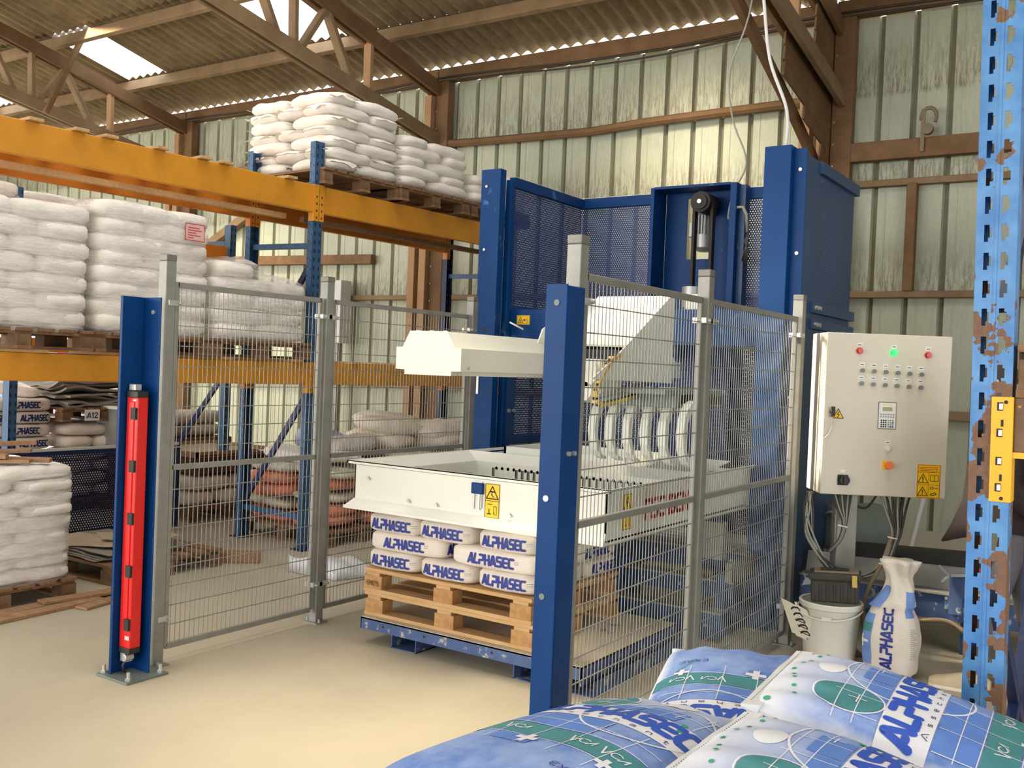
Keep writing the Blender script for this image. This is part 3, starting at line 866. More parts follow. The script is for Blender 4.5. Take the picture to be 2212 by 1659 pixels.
def rbeam(w, s0, s1, zb, zt, m, front=True):
    d = .055
    b = rkbox(MB(), w, w + d, s0 + .055, s1 - .055, zb, zt)
    o = b.build('beam', M[m], rack, bevel=.006)
    # lip along the underside and end plates hooked over the posts
    for s, sg in ((s0, 1), (s1, -1)):
        mc = MB()
        w0 = -.012 if front else RD - .012
        ww = w - .012
        rkbox(mc, ww, ww + .008, s + sg * .004, s + sg * .052, zb - .075, zt + .005)
        rkbox(mc, ww, ww + .07, s + sg * .050, s + sg * .056, zb - .075, zt + .005)
        c = mc.build('end_plate', M[m], o)
        mh = MB()
        for i in range(4):
            z = zb - .055 + i * .06
            rkbox(mh, ww - .0015, ww + .002, s + sg * .022, s + sg * .034, z, z + .018)
        mh.build('hook_holes', M['ink'], c)['kind'] = 'stuff'
BE = ((-5.48, -2.74), (-3.15, 0), (0, 2.74))
for s0, s1 in BE[1:]:
    rbeam(0, s0, s1, 2.945, 3.18, 'yellow'); rbeam(RD - .06, s0, s1, 2.945, 3.18, 'orange', False)
    rbeam(0, s0, s1, 1.45, 1.64, 'yellow'); rbeam(RD - .06, s0, s1, 1.45, 1.64, 'orange', False)
def dboard(s, w0=-.05, w1=RD + .03, z=3.18, wd=.10, a=.0, mat='pallet'):
    p, q = rk(w0, s, z + .012), rk(w1, s + a, z + .012)
    MB().bar(p, q, wd, .022).build('deck_board', M[mat], rack, bevel=.003)
for s, a in ((-2.18, 0), (-1.96, 0), (-1.18, .05), (-.98, .02), (-.33, .02), (-1.55, -.1), (-2.5, 0)): dboard(s, a=a)
for s in (-2.3, -1.5, -.7, -.15): dboard(s, .05, .84, 3.155, .16)
for s in (.35, 1.1, 1.75, 2.4): dboard(s, .02, .9, 3.15, .13, mat='pallet_old')
for s in (-2.4, -1.65, -.9, -.2, .5, 1.5, 2.4): dboard(s, -.02, RD, 1.64, .10)
rkbox(MB(), .30, .36, -2.6, -.1, 2.90, 2.945).build('deck_board', M['pallet'], rack)
rkbox(MB(), .30, .36, .1, 2.6, 2.90, 2.945).build('deck_board', M['pallet_old'], rack)

# ------------------------------------------------------------------ loads on the left rack
S_FILL = sack_set(.60, .40, .112, 'sack', 5, n=4.2, taper=.30, amp=.012, ears=True)
S_BAG = sack_set(.60, .40, .122, 'sack', 5, n=4.6, taper=.22, amp=.009)
S_WRAP = sack_set(.60, .41, .136, 'sack', 5, n=6.0, taper=.10, amp=.008)
def on_rack(w, s, z): return rk(w, s, z)
def load(w, s, z, lab): p = rk(w, s, z); return dup(P_OLD, tuple(p), -RK, lab)
# top level, three loose stacks right of the middle frame
ctr = rk(.53, .50, 3.20); P_OLD.location = ctr; P_OLD.rotation_euler = (0, 0, -RK)
stack5(S_FILL, ctr.x, ctr.y, 3.345, -RK, 7, .098, 'tall loose stack on top rack level', deep=.86, sag=.10, left=True)
for i, (dx, dy, a, ti) in enumerate(((.05, .0, .3, -.04), (-.12, .05, .1, .05))):
    v = Matrix.Rotation(-RK, 3, 'Z') @ Vector((dx, dy, 0))
    place_sack(S_FILL[i], (ctr.x + v.x, ctr.y + v.y, 4.02 + .0 * i - .02 * i), -RK + a, ('white sack lying crosswise on the very top of the tall loose stack', 'white sack with a flapping end at the back top of the tall loose stack')[i], None, (0, ti)) if i == 0 else None
c2 = rk(.50, 1.43, 3.20)
load(.50, 1.43, 3.20, 'grey worn pallet under the middle sack stack on the top rack level')
stack5(S_BAG, c2.x, c2.y, 3.345, -RK, 5, .094, 'square middle stack on top rack level')
c3 = rk(.50, 2.46, 3.20)
load(.50, 2.46, 3.20, 'brown pallet behind the left blue column on the top rack level')
stack5(S_BAG, c3.x, c3.y, 3.345, -RK, 4, .09, 'low top-rack stack behind left blue column', top={('aisle side', 1), ('wall side', 1), ('middle', 1)})

def wrap(cx, cy, rz, wx, wy, z0, z1, nl, label, seed, topfn=None):
    """a hull of thin film drawn round a stack: bulging at each layer, rounded corners, a slumped top"""
    N = 48; R = Matrix.Rotation(rz, 3, 'Z'); vs = []; fs = []
    rows = nl * 4
    def ring(z, k):
        out_ = []
        for i in range(N):
            a = 2 * PI * i / N
            cxx, sxx = math.cos(a), math.sin(a)
            t = (abs(cxx) ** 7 + abs(sxx) ** 7) ** (-1 / 7)
            lx, ly = cxx * t * wx / 2 * k, sxx * t * wy / 2 * k
            out_.append((lx, ly))
        return out_
    def zt(lx, ly):
        return z1 + (topfn(lx, ly) if topfn else 0) + .02 * noise.noise(Vector((lx * 4, ly * 4, seed)))
    for r in range(rows + 1):
        f = r / rows
        bul = 1 + .012 * abs(math.sin(PI * f * nl)) - .004
        if r == 0: bul = .97
        for lx, ly in ring(0, bul):
            ztop = zt(lx, ly) - .03
            z = z0 + (ztop - z0) * f
            w = 1 + .012 * noise.noise(Vector((lx * 3, ly * 3, z * 5 + seed)))
            v = R @ Vector((lx * w, ly * w, 0)); vs.append((cx + v.x, cy + v.y, z))
    for k, dz in ((.93, .0), (.8, .02), (.55, .03), (.25, .03)):
        for lx, ly in ring(0, k):
            v = R @ Vector((lx, ly, 0)); vs.append((cx + v.x, cy + v.y, zt(lx, ly) + dz - .01))
    rows += 4
    for r in range(rows):
        for i in range(N):
            j = (i + 1) % N
            fs.append((r * N + i, r * N + j, (r + 1) * N + j, (r + 1) * N + i))
    fs.append(tuple(range(rows * N, rows * N + N)))
    o = MB().add(vs, fs).build('stretch_wrap', M['film'], None, smooth=True, origin=(cx, cy, z0))
    return tag(o, label, 'film wrap')
# middle level, three wrapped pallets
for i, (s, nl, h, ds, ttop) in enumerate(((-2.55, 7, .122, 'wrapped stack at left edge of rack', None),
                                     (-1.57, 8, .117, 'wrapped stack with the red label', {('aisle side', -1), ('aisle side', 1), ('wall side', -1)}),
                                     (-.58, 5, .122, 'short wrapped stack beside blue upright', {('aisle side', -1), ('wall side', -1), ('middle', -1)}))):
    c = rk(.52, s, 1.665)
    load(.52, s, 1.665, 'worn pallet under the ' + ds)
    stack5(S_WRAP, c.x, c.y, 1.81, -RK, nl, h, ds, wide=1.12, deep=.90, sag=(.06, .06, .03)[i], top=ttop, left=i > 0, jit=.006)
    tf = (lambda x, y: -.16 * y * y - .1 * x * x, lambda x, y: -.10 * max(0, y + .1) - .25 * max(0, -x - .1), lambda x, y: (-.06 + .09 * math.exp(-((y + .2) ** 2) * 30) if y < .0 else -.09))[i]
    wrap(c.x, c.y, -RK, 1.16, .965, 1.77, 1.81 + nl * h + .02, nl, 'clear stretch film round the ' + ds, i * 3.3, tf)
sl = thing('shipping_note', 'pink shipping note with red frame stuck on the tall wrapped stack', 'label', tuple(rk(-.1, -1.29, 2.6)), -RK)
w0 = -.085
rkbox(MB(), w0, w0 + .002, -1.37, -1.20, 2.535, 2.665).build('sheet', plain('pink_paper', rgb(228, 188, 184), .6), sl)
mbf = MB()
for a in ((-1.37, -1.20, 2.66, 2.665), (-1.37, -1.20, 2.535, 2.540), (-1.37, -1.365, 2.535, 2.665), (-1.205, -1.20, 2.535, 2.665)): rkbox(mbf, w0 - .002, w0, *a)
for k in range(5): rkbox(mbf, w0 - .0015, w0, -1.345, -1.345 + (.10, .12, .07, .11, .05)[k], 2.63 - k * .019, 2.636 - k * .019)
mbf.build('red_print', M['redprint'], sl)

# ------------------------------------------------------------------ safety fences
def plane_mp(o, r, u, off=0.0):
    o, r, u = Vector(o), Vector(r).normalized(), Vector(u).normalized(); n = r.cross(u)
    return lambda x, y: o + r * x + u * y + n * off
def fence(label, X, posts, panels, clampside):
    t = thing('safety_fence', label, 'fence', (X, posts[0], 0))
    for y in posts:
        p = MB().box(X - .032, X + .032, y - .032, y + .032, 0.006, 2.165).build('post', M['galv'], t, bevel=.004)
        MB().box(X - .033, X + .033, y - .033, y + .033, 2.165, 2.2).build('post_cap', M['galv_dark'], p, bevel=.004)
        MB().box(X - .06, X + .06, y - .05, y + .05, 0, .008).build('base_plate', M['galv'], p)
        mbb = MB()
        for sx in (-.05, .05): mbb.cyl((X + sx, y - .02, .008), (X + sx, y - .02, .03), .008, 8)
        mbb.build('anchor_bolt', M['zinc'], p)['kind'] = 'stuff'
    for y0, y1 in panels:
        f = MB()
        for z in (.09, 1.06, 2.045): f.bar((X, y0, z), (X, y1, z), .025, .03)
        for y in (y0, y1): f.bar((X, y, .09), (X, y, 2.06), .025, .025, (0, 1, 0))
        fr = f.build('panel_frame', M['galv'], t, bevel=.003)
        w = MB(); r = .0016
        n = int(round((y1 - y0) / .0315))
        for i in range(1, n):
            y = y0 + (y1 - y0) * i / n
            w.add([(X - r, y - r, .1), (X + r, y - r, .1), (X + r, y + r, .1), (X - r, y + r, .1), (X - r, y - r, 2.04), (X + r, y - r, 2.04), (X + r, y + r, 2.04), (X - r, y + r, 2.04)],
                  [(0, 1, 5, 4), (1, 2, 6, 5), (2, 3, 7, 6), (3, 0, 4, 7)])
        r = .0024; xo = clampside * .004
        for z in [.10 + .105 * k for k in range(1, 9)] + [1.06 + .1095 * k for k in range(1, 9)]:
            w.add([(X + xo - r, y0, z - r), (X + xo + r, y0, z - r), (X + xo + r, y0, z + r), (X + xo - r, y0, z + r), (X + xo - r, y1, z - r), (X + xo + r, y1, z - r), (X + xo + r, y1, z + r), (X + xo - r, y1, z + r)],
                  [(0, 1, 5, 4), (1, 2, 6, 5), (2, 3, 7, 6), (3, 0, 4, 7)])
        g = w.build('wire_mesh', M['galv'], t); g['kind'] = 'stuff'
        for y, sg in ((y0, -1), (y1, 1)):
            for z in (.235, 1.93):
                MB().box(X - .038, X + .038, min(y - .01, y + sg * .075), max(y - .01, y + sg * .075), z, z + .03).cyl((X + .038, y + sg * .01, z + .015), (X + .055, y + sg * .01, z + .015), .009, 8).build('clamp', M['zinc'], t, bevel=.003)
    return t
fence('left grey wire mesh safety fence between the red light curtain and the machine', -4.45, (3.345, 4.545, 6.11), ((3.405, 4.485), (4.605, 6.045)), 1)
fence('right grey wire mesh safety fence leading from the blue post to the cabinet', -1.93, (3.335, 4.62, 6.125), ((3.395, 4.56), (4.68, 6.06)), 1)

# light curtain posts at the mouth of the cell
lp = thing('light_curtain_post', 'blue angle post carrying the red light curtain at the left fence', 'post', (-4.40, 3.17, 0))
MB().box(-4.475, -4.33, 3.22, 3.228, .012, 1.962).box(-4.475, -4.467, 3.085, 3.22, .012, 1.962).box(-4.475, -4.455, 3.085, 3.093, .012, 1.962).build('column', M['blue'], lp, bevel=.003)
MB().box(-4.53, -4.27, 3.05, 3.30, 0, .012).build('base_plate', M['greysteel'], lp, bevel=.002)
for x, y in ((-4.505, 3.08), (-4.30, 3.08), (-4.30, 3.27)):
    MB().cyl((x, y, .012), (x, y, .055), .009, 8).cyl((x, y, .012), (x, y, .026), .016, 6).build('anchor_bolt', M['zinc'], lp)
MB().cyl((-4.385, 3.22, 1.885), (-4.385, 3.212, 1.885), .011, 10).build('bolt', M['zinc'], lp)
hs = MB().box(-4.452, -4.362, 3.125, 3.19, .15, 1.445).build('red_housing', M['red'], lp, bevel=.006); hs['label'] = 'red light curtain housing'
MB().box(-4.425, -4.385, 3.119, 3.126, .30, 1.42).build('front_rib', M['red'], hs, bevel=.003)
for z in (1.33, 1.06, .79, .52, .245):
    MB().box(-4.400, -4.362, 3.112, 3.1265, z, z + .06).build('dark_window', M['ink'], hs)
MB().box(-4.452, -4.362, 3.122, 3.19, 1.44, 1.475).build('end_cap', M['black'], hs, bevel=.004)
MB().box(-4.452, -4.362, 3.122, 3.19, .122, .152).build('end_cap', M['black'], hs, bevel=.004)
for k in range(3): bx('status_mark', M['paperwhite'], hs, -4.398 + k * .012, -4.391 + k * .012, 3.121, 3.1245, .195, .215)
bx('status_mark', M['paperwhite'], hs, -4.393, -4.370, 3.121, 3.1245, 1.425, 1.432)
MB().box(-4.445, -4.395, 3.13, 3.17, 1.478, 1.51).build('bracket', M['zinc'], lp, bevel=.003)
MB().box(-4.445, -4.395, 3.13, 3.17, .075, .12).cyl((-4.40, 3.12, .10), (-4.40, 3.17, .10), .02, 10).build('bracket', M['zinc'], lp, bevel=.003)
MB().tube([(-4.40, 3.15, .12), (-4.405, 3.12, .06), (-4.415, 3.14, .02)], .007, 6).build('lead', M['cable_dark'], lp, smooth=True)

rp = thing('light_curtain_post', 'blue box post in front of the pallet at the right fence', 'post', (-1.91, 3.2, 0))
MB().box(-1.955, -1.862, 3.15, 3.158, 0.01, 1.995).box(-1.955, -1.948, 3.158, 3.29, .01, 1.995).box(-1.869, -1.862, 3.158, 3.285, .01, 1.99).box(-1.955, -1.93, 3.283, 3.29, .01, 1.99).build('column', M['blue'], rp, bevel=.003)
MB().box(-2.02, -1.80, 3.08, 3.35, 0, .01).build('base_plate', M['greysteel'], rp)
for x, z, m in ((-1.905, 1.925, 'greysteel'), (-1.918, .82, 'greysteel'), (-1.918, 1.19, 'zinc')):
    MB().cyl((x, 3.15, z), (x, 3.146, z), .012, 12).build('screw', M[m], rp)
for y in (3.20, 3.24): MB().cyl((-1.862, y, 1.36), (-1.85, y, 1.36), .009, 10).build('bolt', M['zinc'], rp)

# ------------------------------------------------------------------ stickers
def tri(mb, mp, x, y, h, w=.006, mi=1):
    b = h * .58
    ribbon(mb, [(x - b, y), (x + b, y), (x, y + h), (x - b, y)], w, mp, 1, mi)
def sticker(parent, o, r, u, w, h, draw, off=.0015, name='warning_sticker', mat='stickyellow'):
    mb = MB(); mp = plane_mp(o, r, u, off)
    s_ = mb.add([mp(-w / 2, -h / 2), mp(w / 2, -h / 2), mp(w / 2, h / 2), mp(-w / 2, h / 2)], [(0, 1, 2, 3)]).build(name, M[mat], parent)
    m2 = MB(); draw(m2, plane_mp(o, r, u, off + .0012))
    if m2.v: m2.build('pictogram', [M['ink'], M['ink'], M['redprint']], s_)
    return s_
XR, YR, ZU = (1, 0, 0), (0, 1, 0), (0, 0, 1)
def pict_crush(mb, mp):
    ribbon(mb, [(-.045, -.09), (.045, -.09), (.045, .09), (-.045, .09), (-.045, -.09)], .003, mp, 1); ribbon(mb, [(-.045, 0), (.045, 0)], .003, mp, 1)
    tri(mb, mp, 0, .012, .066)
    ribbon(mb, [(-.014, .05), (.014, .05)], .007, mp, 1); ribbon(mb, [(.0, .048), (-.006, .034), (.008, .022)], .005, mp, 1)
    ribbon(mb, [(.012, -.072), (.03, -.072), (.03, -.028), (.012, -.028), (.012, -.072)], .003, mp, 1)
    ribbon(mb, [(-.018, -.07), (-.018, -.045)], .005, mp, 1); ribbon(mb, [(-.03, -.07), (-.005, -.07)], .005, mp, 1); ribbon(mb, [(-.028, -.018), (.0, -.018)], .004, mp, 1)
def pict_hand(mb, mp):
    ribbon(mb, [(-.058, -.032), (.058, -.032), (.058, .032), (-.058, .032), (-.058, -.032)], .0025, mp, 1)
    tri(mb, mp, -.026, -.02, .042, .004); ribbon(mb, [(-.034, -.012), (-.018, -.004)], .006, mp, 1)
    blob(mb, [(.0, -.007), (.018, -.009), (.024, 0), (.018, .009), (0, .007)], mp, 2, 1)
    ribbon(mb, [(.036, .016), (.032, .004), (.042, -.006)], .004, mp, 1); ribbon(mb, [(.034, -.016), (.044, -.02)], .004, mp, 1)

# ------------------------------------------------------------------ the blue palletising machine frame
mc = thing('palletizer_frame', 'tall blue steel machine frame with perforated guards by the back wall', 'machine', (-3.35, 6.8, 0))
def mbox(name, mat, *a, **k): return bx(name, M[mat], mc, *a, **k)
# left column
cl = MB().box(-4.615, -4.43, 6.39, 6.40, 0, 3.235).box(-4.615, -4.605, 6.40, 6.58, 0, 3.235).box(-4.44, -4.43, 6.40, 6.47, 0, 3.235).build('column', M['blue'], mc, bevel=.003)
for z in (3.10, 2.60): MB().cyl((-4.56, 6.39, z), (-4.56, 6.382, z), .011, 10).build('bolt', M['zinc'], cl)
MB().cyl((-4.53, 6.3895, 1.96), (-4.53, 6.388, 1.96), .018, 12).build('hole', M['ink'], cl)
MB().bar((-4.57, 6.385, 1.45), (-4.57, 6.385, 1.69), .02, .012, (0, 1, 0)).build('rod', M['zinc'], cl)
mbox('column_bracket', 'blue', -4.66, -4.61, 6.40, 6.46, 2.03, 2.22)
# left side guard
mbox('guard_stile', 'blue', -4.47, -4.42, 6.53, 6.585, .1, 3.17, bevel=.003)
mbox('guard_stile', 'blue_side', -4.50, -4.46, 6.59, 6.66, .1, 3.17)
mbox('guard_rail', 'blue', -4.475, -4.42, 6.585, 7.72, 3.12, 3.20, bevel=.003)
mbox('guard_rail', 'white', -4.475, -4.42, 6.585, 7.72, 3.20, 3.204)
mbox('guard_rail', 'blue_side', -4.475, -4.43, 6.585, 7.72, 2.10, 2.17)
mbox('guard_rail', 'blue_side', -4.475, -4.43, 6.585, 7.72, 1.05, 1.11)
mbox('guard_rail', 'blue_side', -4.475, -4.43, 6.585, 7.72, .05, .12)
mbox('perforated_guard', 'perfYZ', -4.452, -4.450, 6.585, 7.72, .12, 3.12)
mbox('gusset_plate', 'blue_side', -4.44, -4.425, 6.58, 6.72, 1.08, 1.85)
for y in (6.62, 6.69): MB().cyl((-4.425, y, 1.32), (-4.405, y, 1.32), .016, 8).build('bolt', M['zinc'], mc)
# back guards and top rails
for x0_, x1_ in ((-4.47, -3.68), (-2.90, -2.10)):
    mbox('perforated_guard', 'perfXZ', x0_, x1_, 7.735, 7.737, .12, 3.12)
    mbox('guard_rail', 'blue', x0_, x1_, 7.71, 7.76, 3.12, 3.21, bevel=.003)
    mbox('guard_rail', 'white', x0_, x1_, 7.71, 7.76, 3.21, 3.214)
    mbox('guard_rail', 'blue_side', x0_, x1_, 7.71, 7.76, 1.05, 1.12)
    mbox('guard_rail', 'blue_side', x0_, x1_, 7.71, 7.76, .05, .12)
# lifting mast with window, motor, pulley and belt
mbox('mast_flange', 'blue', -3.69, -3.655, 7.55, 7.80, .05, 3.23, bevel=.003)
mbox('mast_flange', 'blue', -2.985, -2.93, 7.55, 7.80, .05, 3.23, bevel=.003)
mbox('mast_flange', 'blue_side', -2.93, -2.88, 7.62, 7.72, .05, 3.22)
mbox('mast_cap', 'blue', -3.655, -2.985, 7.55, 7.80, 3.215, 3.235)
MB().box(-3.655, -3.455, 7.80, 7.806, .05, 3.215).box(-3.225, -2.985, 7.80, 7.806, .05, 3.215).box(-3.455, -3.225, 7.80, 7.806, .05, 2.65).box(-3.455, -3.225, 7.80, 7.806, 3.165, 3.215).build('mast_plate', M['blue'], mc)
mt = MB().lathe((-3.32, 7.86, 2.72), [(0, 0), (.05, .0), (.085, .03), (.09, .12), (.09, .14)], 20).build('motor', M['steel'], mc, smooth=True, angle=40)
ff = MB()
for k in range(12):
    a = PI * k / 11 + PI
    ff.bar((-3.32 + .085 * math.cos(a), 7.86 + .085 * math.sin(a), 2.86), (-3.32 + .085 * math.cos(a), 7.86 + .085 * math.sin(a), 3.02), .006, .03, (math.cos(a), math.sin(a), 0))
ff.cyl((-3.32, 7.86, 2.855), (-3.32, 7.86, 3.02), .082, 16)
ff.build('cooling_fins', M['steel'], mt)['kind'] = 'stuff'
MB().box(-3.44, -3.395, 7.80, 7.90, 2.84, 2.97).build('terminal_box', M['steel'], mt, bevel=.006)
MB().lathe((-3.32, 7.86, 3.02), [(.07, 0), (.085, .02), (.075, .06), (.06, .10), (0, .10)], 18).build('gear_housing', M['steel'], mt, smooth=True, angle=40)
pu = MB().cyl((-3.225, 7.52, 3.085), (-3.225, 7.72, 3.085), .085, 24).cyl((-3.225, 7.50, 3.085), (-3.225, 7.52, 3.085), .062, 24).build('pulley', M['rubber'], mc, smooth=True, angle=40)
MB().cyl((-3.225, 7.492, 3.085), (-3.225, 7.50, 3.085), .018, 14).build('axle_end', M['zinc'], pu)
for x in (-3.305, -3.148):
    MB().box(x - .012, x + .012, 7.58, 7.64, 2.0, 3.085).build('drive_belt', M['rubber'], mc)
MB().tube([(-2.96, 7.6, 2.98), (-2.93, 7.57, 3.03), (-2.88, 7.57, 3.03), (-2.85, 7.58, 2.97), (-2.845, 7.6, 2.83)], .014, 8).build('conduit', M['cable_grey'], mc, smooth=True)
for k in range(4): MB().tube([(-2.85 + k * .008, 7.6, 2.84), (-2.83 - k * .01, 7.58, 2.76), (-2.86 + k * .012, 7.59, 2.68), (-2.88 + .01 * k, 7.6, 2.60 - k * .02)], .006, 6).build('lead', M['cable_dark'], mc, smooth=True)
# right column and side guard
cr = MB().box(-2.285, -2.105, 6.36, 6.37, 0, 3.205).box(-2.285, -2.275, 6.37, 6.62, 0, 3.205).box(-2.115, -2.105, 6.37, 6.60, 0, 3.205).build('column', M['blue'], mc, bevel=.003)
c2_ = mbox('column_strip', 'blue', -2.105, -2.02, 6.425, 6.435, 0, 3.19, bevel=.002)
for z in (3.05, 2.50, 1.55): MB().cyl((-2.06, 6.425, z), (-2.06, 6.415, z), .012, 10).build('bolt', M['zinc'], c2_)
mbox('side_plate', 'blue_side', -2.055, -2.045, 6.435, 6.80, .1, 3.17, bevel=.002)
mbox('perforated_guard', 'perfYZr', -2.052, -2.050, 6.80, 7.72, .12, 3.10)
mbox('guard_rail', 'blue_side', -2.07, -2.02, 6.80, 7.76, 3.09, 3.17, bevel=.003)
mbox('guard_rail', 'blue_side', -2.07, -2.02, 6.70, 7.76, 2.13, 2.20, bevel=.003)
mbox('guard_rail', 'blue_side', -2.07, -2.02, 6.70, 7.76, 2.02, 2.085, bevel=.003)
mbox('guard_rail', 'blue_side', -2.07, -2.02, 6.45, 7.76, .02, .13, bevel=.003)
for y, z in ((6.75, 2.165), (6.75, 2.05), (6.83, 2.165), (6.83, 2.05)): MB().cyl((-2.02, y, z), (-2.0, y, z), .016, 8).build('bolt', M['zinc'], mc)
# lifting crossbeam
mbox('crossbeam', 'blue', -4.44, -3.86, 6.60, 6.86, 1.78, 2.14, bevel=.004)
mbox('crossbeam', 'blue', -3.18, -2.14, 6.72, 6.92, 1.885, 2.15, bevel=.004)
mbox('crossbeam', 'blue_side', -3.90, -3.1, 6.9, 7.1, 1.80, 2.12)
MB().bar((-4.36, 6.5, 2.03), (-4.23, 6.5, 1.975), .012, .012).build('rod', M['zinc'], mc)
sticker(mc, (-4.30, 6.60, 2.055), XR, ZU, .125, .075, pict_hand)
sticker(mc, (-2.30, 6.72, 2.06), XR, ZU, .125, .075, pict_hand)
MB().cyl((-2.99, 6.9, 2.17), (-2.99, 6.9, 2.33), .08, 14).cyl((-3.06, 7.0, 2.15), (-3.06, 7.0, 2.30), .05, 12).build('gear_unit', M['steel'], mc, smooth=True, angle=40)
MB().box(-3.0, -2.88, 6.80, 6.92, 2.15, 2.27).build('gear_unit', M['white'], mc, bevel=.01)
mbox('tan_grille', 'galv_dark', -2.58, -2.56, 7.3, 7.5, .9, 1.9)
mbox('lower_guard', 'perfXZ', -3.68, -2.9, 7.50, 7.502, .1, 1.9)

# ------------------------------------------------------------------ gripper carriage (white)
gp = thing('gripper_carriage', 'white gripper arm and sloped hood with curved fork fingers above the pallet', 'machine', (-3.1, 5.2, 1.6))
prof = [(-3.311, 1.846), (-3.067, 1.846), (-3.012, 1.760), (-2.972, 1.760), (-2.972, 1.643), (-3.031, 1.641), (-3.033, 1.618), (-3.339, 1.617), (-3.339, 1.642), (-3.400, 1.644), (-3.400, 1.760), (-3.357, 1.761)]
def shrink(p, k): return [(-3.186 + (x + 3.186) * k, 1.73 + (z - 1.73) * k) for x, z in p]
MB().prism([(x, 4.012, z) for x, z in shrink(prof, .985)], (0, 2.7, 0)).build('arm', M['white'], gp)
ep = MB().prism([(x, 4.0, z) for x, z in prof], (0, .008, 0)).build('end_plate', M['white'], gp)
for x in (-3.28, -3.19, -3.10): MB().cyl((x, 4.03, 1.838), (x, 4.03, 1.85), .012, 10).build('bolt_head', M['white'], ep)
for x, z in ((-2.968, 1.662), (-3.02, 1.628)): MB().cyl((x, 4.06, z), (x + .006, 4.06, z), .009, 10).build('screw', M['zinc'], gp)
# sloped hood and its side plates
side = [(4.60, 1.630), (4.88, 1.762), (5.56, 2.150), (5.62, 2.150), (5.62, 1.615)]
for x in (-2.555, -3.06):
    MB().prism([(x, y, z) for y, z in (side if x > -3 else [(4.84, 1.80), (4.90, 1.905), (5.40, 2.13), (5.6, 2.13), (5.6, 1.63)])], (.008, 0, 0)).build('side_plate', M['white'], gp)
MB().prism([(-3.05, 4.93, 1.83), (-3.05, 5.54, 2.142), (-2.556, 5.555, 2.146), (-2.556, 5.0, 1.826)], (0, .006, -.008)).build('hood', M['white'], gp)
MB().prism([(-3.05, 4.93, 1.83), (-2.556, 5.0, 1.826), (-2.556, 5.01, 1.815), (-3.05, 4.94, 1.815)], (0, .012, 0)).build('hood_lip', M['white'], gp)
MB().prism([(-3.05, 5.54, 2.142), (-3.05, 5.62, 2.15), (-2.556, 5.62, 2.15), (-2.556, 5.555, 2.146)], (0, 0, .006)).build('hood_top', M['white'], gp)
MB().box(-3.05, -2.556, 5.61, 5.62, 1.63, 2.15).build('back_plate', M['black'], gp)
MB().box(-2.95, -2.6, 5.05, 5.55, 1.70, 1.80).build('carriage_block', M['black'], gp)
MB().box(-2.76, -2.60, 4.80, 5.05, 1.55, 1.74).cyl((-2.68, 4.76, 1.66), (-2.68, 4.84, 1.66), .075, 18).cyl((-2.69, 4.76, 1.56), (-2.69, 4.84, 1.56), .055, 16).build('gear_motor', M['white_in'], gp, smooth=True, angle=40)
MB().box(-3.0, -2.3, 5.0, 5.9, 1.555, 1.585).box(-3.0, -2.3, 5.15, 5.22, 1.48, 1.555).box(-3.0, -2.3, 5.75, 5.82, 1.48, 1.555).build('fork_frame', M['greysteel'], gp, bevel=.004)
MB().box(-2.9, -2.25, 5.3, 5.7, 1.50, 1.55).build('fork_drive', M['black'], gp)
for k in range(6):
    x = -2.83 + k * .112
    mbk = MB(); pts = []
    for i in range(11):
        a = PI * (.28 + 1.20 * i / 10)
        pts.append((5.26 + .17 * math.cos(a), 1.335 + .19 * math.sin(a)))
    n_ = len(pts); vs = []; fs = []
    for i, (y, z) in enumerate(pts):
        a = PI * (.28 + 1.20 * i / 10)
        th = .055 * (1 - .75 * abs(i / 10 - .35)) * (1 if i < 9 else .5)
        ix, iz = 5.26 + (.17 - th) * math.cos(a), 1.335 + (.19 - th) * math.sin(a)
        vs += [(x, y, z), (x + .045, y, z), (x + .045, ix, iz), (x, ix, iz)]
    for i in range(n_ - 1):
        for q in range(4): fs.append((4 * i + q, 4 * i + (q + 1) % 4, 4 * i + 4 + (q + 1) % 4, 4 * i + 4 + q))
    fs += [(3, 2, 1, 0), (4 * n_ - 4, 4 * n_ - 3, 4 * n_ - 2, 4 * n_ - 1)]
    mbk.add(vs, fs).build('fork_finger', M['white_in'], gp)
# cable chain: one link object after the other
cp = [(4.92, 1.765), (4.83, 1.74), (4.76, 1.68), (4.70, 1.61), (4.67, 1.55), (4.68, 1.505), (4.73, 1.49), (4.80, 1.495), (4.92, 1.508), (5.06, 1.525), (5.20, 1.548), (5.33, 1.568), (5.45, 1.582)]
P3 = [Vector((-2.56, y, z)) for y, z in cp]; acc = 0; last = P3[0]
lk = MB().box(-.016, .016, -.018, .018, -.010, .010).mesh('chain_link'); lk.materials.append(M['linkyellow'])
li = MB().box(-.010, .010, -.008, .008, -.014, .014).mesh('chain_joint'); li.materials.append(M['black'])
for i in range(len(P3) - 1):
    d = P3[i + 1] - P3[i]; n_ = max(1, int(round(d.length / .034)))
    for q in range(n_):
        p = P3[i] + d * (q / n_); ang = math.atan2(d.z, d.y)
        piece('chain_link', lk, gp, p, (ang, 0, 0)); piece('chain_joint', li, gp, p + d * (.5 / n_), (ang, 0, 0))
MB().tube([(-2.575, 4.72, 1.53), (-2.575, 4.85, 1.545), (-2.575, 5.1, 1.58), (-2.575, 5.4, 1.62)], .012, 6).build('hose', M['cable_grey'], gp, smooth=True)

